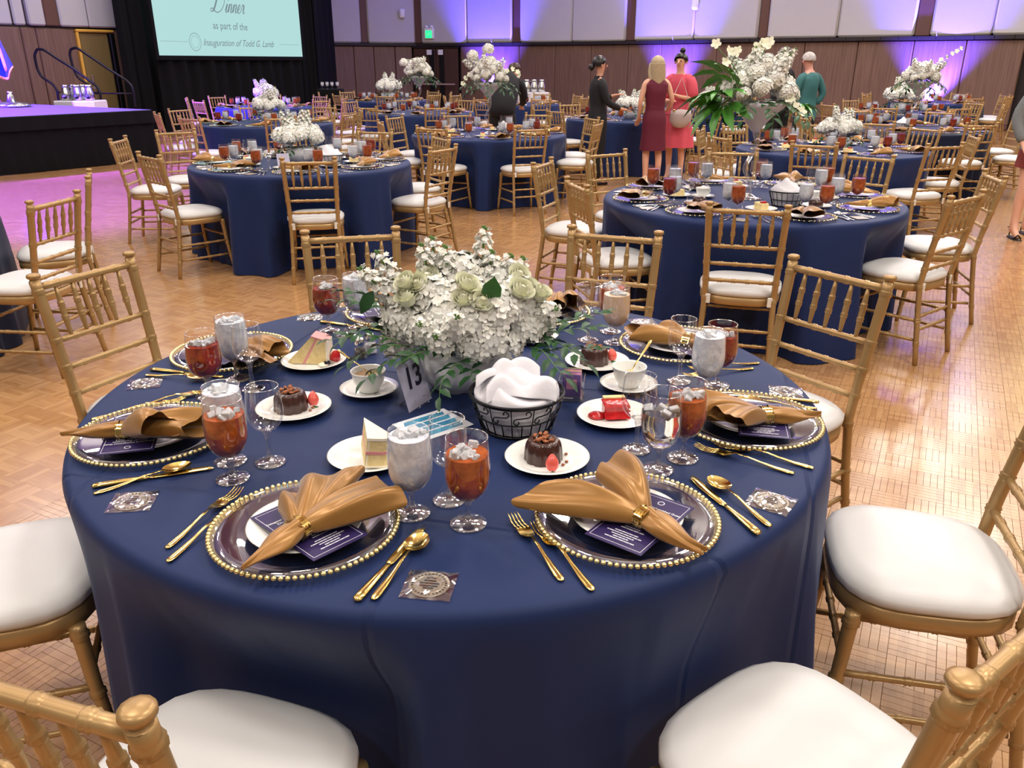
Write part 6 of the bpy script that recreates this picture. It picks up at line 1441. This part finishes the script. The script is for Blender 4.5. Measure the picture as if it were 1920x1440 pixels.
def shoes(J, s, mt, par, heel=.05):
    for nm in 'lr':
        a, to = J['he' + nm][0], J['to' + nm][0]; m = MB(); m.sweep([a + Vector((0, -.01, -.005)) * s, a.lerp(to, .35), to + Vector((0, .03, -.004)) * s], [.036 * s, .038 * s, .026 * s], 10, flat=.75); m.box(a + Vector((0, -.01 * s, -.018 * s)), (.03 * s, .03 * s, .03 * s)); obj('shoe', m.mesh('shoe', mt), par)
def hair(J, s, mt, par, kind):
    hc = J['head'][0]; m = MB()
    def cap(u, v):
        a = 2 * pi * u; t = v * 2.0 if kind != 'short' else v * 1.8; fr = max(0, sin(a)); t = t * (1 - .45 * fr); q = sin(t); return hc + Vector((.094 * q * cos(a), -.012 + .098 * q * sin(a) * (.98 if sin(a) > 0 else 1.05), .012 + .098 * cos(t))) * s
    m.grid(cap, 28, 10, cu=True)
    if kind == 'bun': m.lathe([(0, -.045), (.038, -.02), (.042, .01), (.025, .04), (0, .048)], 14, hc + Vector((0, -.125, -.04)) * s); m.sweep([hc + Vector((0, -.08, -.02)) * s, hc + Vector((0, -.13, -.045)) * s], .035 * s, 8)
    if kind == 'topbun': m.lathe([(0, -.03), (.036, -.012), (.040, .015), (.022, .045), (0, .05)], 14, hc + Vector((0, -.05, .125)) * s)
    if kind == 'long':
        def lg_(u, v):
            a = pi + pi * u; w = .100 + .02 * sin(v * 3) - .03 * v; return hc + Vector((w * cos(a) * (1 - .25 * v), -.02 + .095 * sin(a) * (1 - .1 * v) - .012 * v, .02 - .36 * v + .015 * sin(u * 20) * v)) * s
        m.grid(lg_, 24, 12)
        for sx in (-1, 1): m.sweep([hc + Vector((sx * .085, .02, .03)) * s, hc + Vector((sx * .095, .01, -.08)) * s, hc + Vector((sx * .085, -.03, -.20)) * s, hc + Vector((sx * .06, -.06, -.30)) * s], [.02 * s, .035 * s, .035 * s, .012 * s], 10)
    obj('hair', smoothed(m.mesh('hair', mt), 1, .006), par)
BLKM = mat('black_shoe', S(18, 16, 18), .3)
def spot(px, Y): d = ray(px, 250); return Vector((d.x / d.y * Y, Y, 0))
# woman in black, profile, gesturing
t, J, s = person('person in a black trouser suit with a low black bun, raising one hand', spot(1118, 11.3), R(-78), 1.62, SKIN2, ((-.19, .06, 1.12), (-.10, .26, 1.18), (.2, 1, .25)), ((.20, .06, 1.10), (.14, .30, 1.01), (0, 1, -.1)))
top(J, s, BLKS, t, 'jacket', .72, 1.44, .135, .165); sleeve(J, 'l', s, .062, .05, 1, BLKS, t); sleeve(J, 'r', s, .062, .05, 1, BLKS, t); trousers(J, s, BLKS, t, 1.1); shoes(J, s, BLKM, t); hair(J, s, HBLK, t, 'bun')
# woman in maroon, seen from behind
t, J, s = person('person seen from behind in a sleeveless maroon dress with long blonde hair', spot(1224, 11.3), R(8), 1.62, SKIN1, ((-.215, -.01, 1.10), (-.19, .10, .90), (0, .6, -.6)), ((.24, -.01, 1.12), (.22, .16, .98), (-.3, 1, -.1)))
top(J, s, MAROON, t, 'dress_top', 1.0, 1.39, .135, .138); skirt_(J, s, MAROON, t, 'dress_skirt', 1.03, .47, .125, .185); m = MB(); obj('waistband', loft([(Vector((0, 0, 1.0 * s)), .134 * s, .112 * s), (Vector((0, 0, 1.035 * s)), .134 * s, .112 * s)]).mesh('waistband', MAROON), t); shoes(J, s, mat('pale_shoe', S(214, 196, 170), .4), t); hair(J, s, HBLD, t, 'long')
# woman in coral
t, J, s = person('person in a coral shirt dress with a dark top knot, taupe bag at the hip', spot(1267, 11.75), R(150), 1.66, SKIN1, ((-.21, .02, 1.10), (-.06, .20, 1.14), (.6, .6, .3)), ((.22, .02, 1.08), (.06, .22, 1.08), (-.7, .6, .1)), head=(0, .02), wide=1.1)
top(J, s, CORAL, t, 'dress_top', .9, 1.43, .165, .185); skirt_(J, s, CORAL, t, 'dress_skirt', 1.03, .46, .150, .255, 9, .06); sleeve(J, 'l', s, .085, .082, .5, CORAL, t); sleeve(J, 'r', s, .085, .082, .5, CORAL, t); shoes(J, s, BLKM, t); hair(J, s, HBLK, t, 'topbun')
obj('collar', MB().sweep([J['neckb'][0] + Vector((-.05, .06, -.02)) * s, J['neckb'][0] + Vector((-.06, 0, .04)) * s, J['neckb'][0] + Vector((0, -.05, .05)) * s, J['neckb'][0] + Vector((.06, 0, .04)) * s, J['neckb'][0] + Vector((.05, .06, -.02)) * s], .018 * s, 8, flat=.5).mesh('collar', CORAL), t)
q = spot(1271, 11.55); bag = thing('handbag', 'rounded taupe handbag hanging at the hip of the coral dress', 'bag', (q.x, q.y - .06, 0.84), 0, data=MB().lathe([(0, -.12), (.09, -.10), (.145, -.03), (.15, .05), (.13, .11), (0, .125)], 24, sy=.35).mesh('handbag', GRYP))
obj('clasp', MB().box((-.10, -.03, .11), (.03, .02, .03), None, 0, .005).mesh('clasp', GOLD, True, 30), bag); obj('bag_strap', MB().sweep([(-.13, 0, .08), (-.10, .05, .30), (.0, .10, .52), (.08, .05, .30), (.13, 0, .08)], .006, 6).mesh('bag_strap', GRYP), bag)
# pair behind the tall vase
t, J, s = person('tall person with swept brown hair looking down behind the tall vase', spot(1452, 13.3), R(200), 1.76, SKIN3, ((-.20, .04, 1.12), (-.12, .22, 1.05), (.4, .8, 0)), ((.20, .04, 1.12), (.12, .22, 1.05), (-.4, .8, 0)), head=(.0, .02))
top(J, s, BLKS, t, 'blouse', .85, 1.43, .13, .15); sleeve(J, 'l', s, .06, .048, 1, BLKS, t); sleeve(J, 'r', s, .06, .048, 1, BLKS, t); trousers(J, s, BLKS, t); shoes(J, s, BLKM, t); hair(J, s, HBRN, t, 'short')
t, J, s = person('grey-haired person in a teal blouse and navy trousers, seen from behind', spot(1503, 12.6), R(25), 1.68, SKIN3, ((-.21, .02, 1.12), (-.12, .20, 1.02), (.4, .8, 0)), ((.27, -.05, 1.12), (.14, -.02, .96), (-.9, .2, 0)), wide=1.1, head=(-.03, .03))
top(J, s, TEAL_, t, 'blouse', .80, 1.42, .165, .185); sleeve(J, 'l', s, .068, .055, 1, TEAL_, t); sleeve(J, 'r', s, .068, .055, 1, TEAL_, t); trousers(J, s, NAVYP, t, 1.2); shoes(J, s, BLKM, t); hair(J, s, HGRY, t, 'short')
# attendant bending over a table behind the tall vase
bp_ = spot(945, 12.2); t = thing('person', 'person in black bending low over a table behind the tall white vase', 'person', bp_, R(-15))
J = {}; E = []
def A_(n, p, r, par=None):
    J[n] = (Vector(p), r)
    if par: E.append((par, n))
A_('pelvis', (0, -.12, .92), .13); A_('waist', (0, -.08, 1.06), .13, 'pelvis'); A_('chest', (0, .10, 1.24), .14, 'waist'); A_('neckb', (.02, .28, 1.32), .075, 'chest'); A_('neck', (.03, .33, 1.35), .05, 'neckb'); A_('head', (.04, .42, 1.42), .085, 'neck'); A_('crown', (.04, .45, 1.46), .07, 'head')
for sx, nm in ((-1, 'l'), (1, 'r')):
    A_('sh' + nm, (sx * .17, .24, 1.28), .055, 'neckb'); A_('el' + nm, (sx * .22, .34, 1.06), .04, 'sh' + nm); A_('wr' + nm, (sx * .12, .50, .95), .027, 'el' + nm); A_('pa' + nm, (sx * .10, .56, .92), .028, 'wr' + nm)
    for k in range(5): A_('f%s%d' % (nm, k), (sx * .10 + (k - 2) * .016, .60, .905), .010, 'pa' + nm); A_('g%s%d' % (nm, k), (sx * .10 + (k - 2) * .018, .635 - .015 * abs(k - 2), .89), .008, 'f%s%d' % (nm, k))
    A_('hi' + nm, (sx * .09, -.12, .86), .10, 'pelvis'); A_('kn' + nm, (sx * .10, -.04, .48), .062, 'hi' + nm); A_('an' + nm, (sx * .10, -.10, .09), .036, 'kn' + nm); A_('to' + nm, (sx * .10, .05, .025), .03, 'an' + nm)
obj('body', skinbody(J, E, 'pelvis', SKIN2), t)
jk = MB(); jk.sweep([(0, -.16, .80), (0, -.14, .95), (0, -.06, 1.10), (0, .08, 1.25), (.01, .20, 1.32), (.02, .29, 1.33)], [.19, .20, .20, .21, .15, .07], 20)
for sx, nm in ((-1, 'l'), (1, 'r')): jk.sweep([(sx * .08, .16, 1.28), J['sh' + nm][0], J['el' + nm][0], J['wr' + nm][0]], [.10, .085, .065, .045], 12)
obj('jacket', smoothed(jk.mesh('jacket', BLKS), 1), t); tr_ = MB()
for sx, nm in ((-1, 'l'), (1, 'r')): tr_.sweep([(sx * .05, -.13, .92), J['hi' + nm][0], J['kn' + nm][0], J['an' + nm][0]], [.13, .125, .09, .08], 14)
obj('trousers', smoothed(tr_.mesh('trousers', BLKS), 1), t); hh = MB(); hh.lathe([(0, -.06), (.085, -.03), (.095, .03), (.07, .08), (0, .1)], 18, (.04, .405, 1.45)); obj('hair', hh.mesh('hair', HBRN), t)
# woman walking at the frame edge
q = at(1902, 443); t, J, s = person('person in a grey blazer, red lace skirt and black sandals walking at the picture edge', Vector((q.x + .07, q.y + .02, 0)), R(170), 1.66, SKIN1, ((-.25, .0, 1.09), (-.20, .10, .86), (.2, .5, -.7)), ((.27, -.02, 1.10), (.20, .10, .86), (-.3, .5, -.7)), feet={'r': (.10, .06), 'l': (-.10, -.2)}, wide=1.1)
top(J, s, GRYB, t, 'blazer', .82, 1.42, .16, .185); sleeve(J, 'l', s, .070, .058, 1, GRYB, t); sleeve(J, 'r', s, .070, .058, 1, GRYB, t); skirt_(J, s, LACE, t, 'lace_skirt', 1.0, .66, .15, .195); hair(J, s, HBLD, t, 'long')
for nm in 'lr':
    a, to = J['he' + nm][0], J['to' + nm][0]; m = MB(); m.sweep([a + Vector((0, -.02, -.028)), a.lerp(to, .5) + Vector((0, 0, -.026)), to + Vector((0, .03, -.02))], [.034, .038, .034], 10, flat=.25); m.sweep([a + Vector((.035, -.02, .06)), a + Vector((0, -.05, .065)), a + Vector((-.035, -.02, .06)), a + Vector((0, .045, .055))], .005, 6, closed=True); m.sweep([to + Vector((.034, -.01, -.01)), to + Vector((0, -.005, .026)), to + Vector((-.034, -.01, -.01))], .008, 6); m.sweep([a + Vector((0, -.045, .06)), a + Vector((0, -.045, -.03))], .006, 6); obj('sandal', m.mesh('sandal', BLKM), t)
sc_ = MB()
for k in range(7): a = k * .9; sc_.lathe([(0, -.03), (.035, -.012), (.038, .012), (0, .03)], 10, J['neckb'][0] + Vector((.07 * cos(a), .07 * sin(a), .05 + .02 * (k % 2))))
obj('ruffled_scarf', sc_.mesh('ruffled_scarf', BLUS), t)
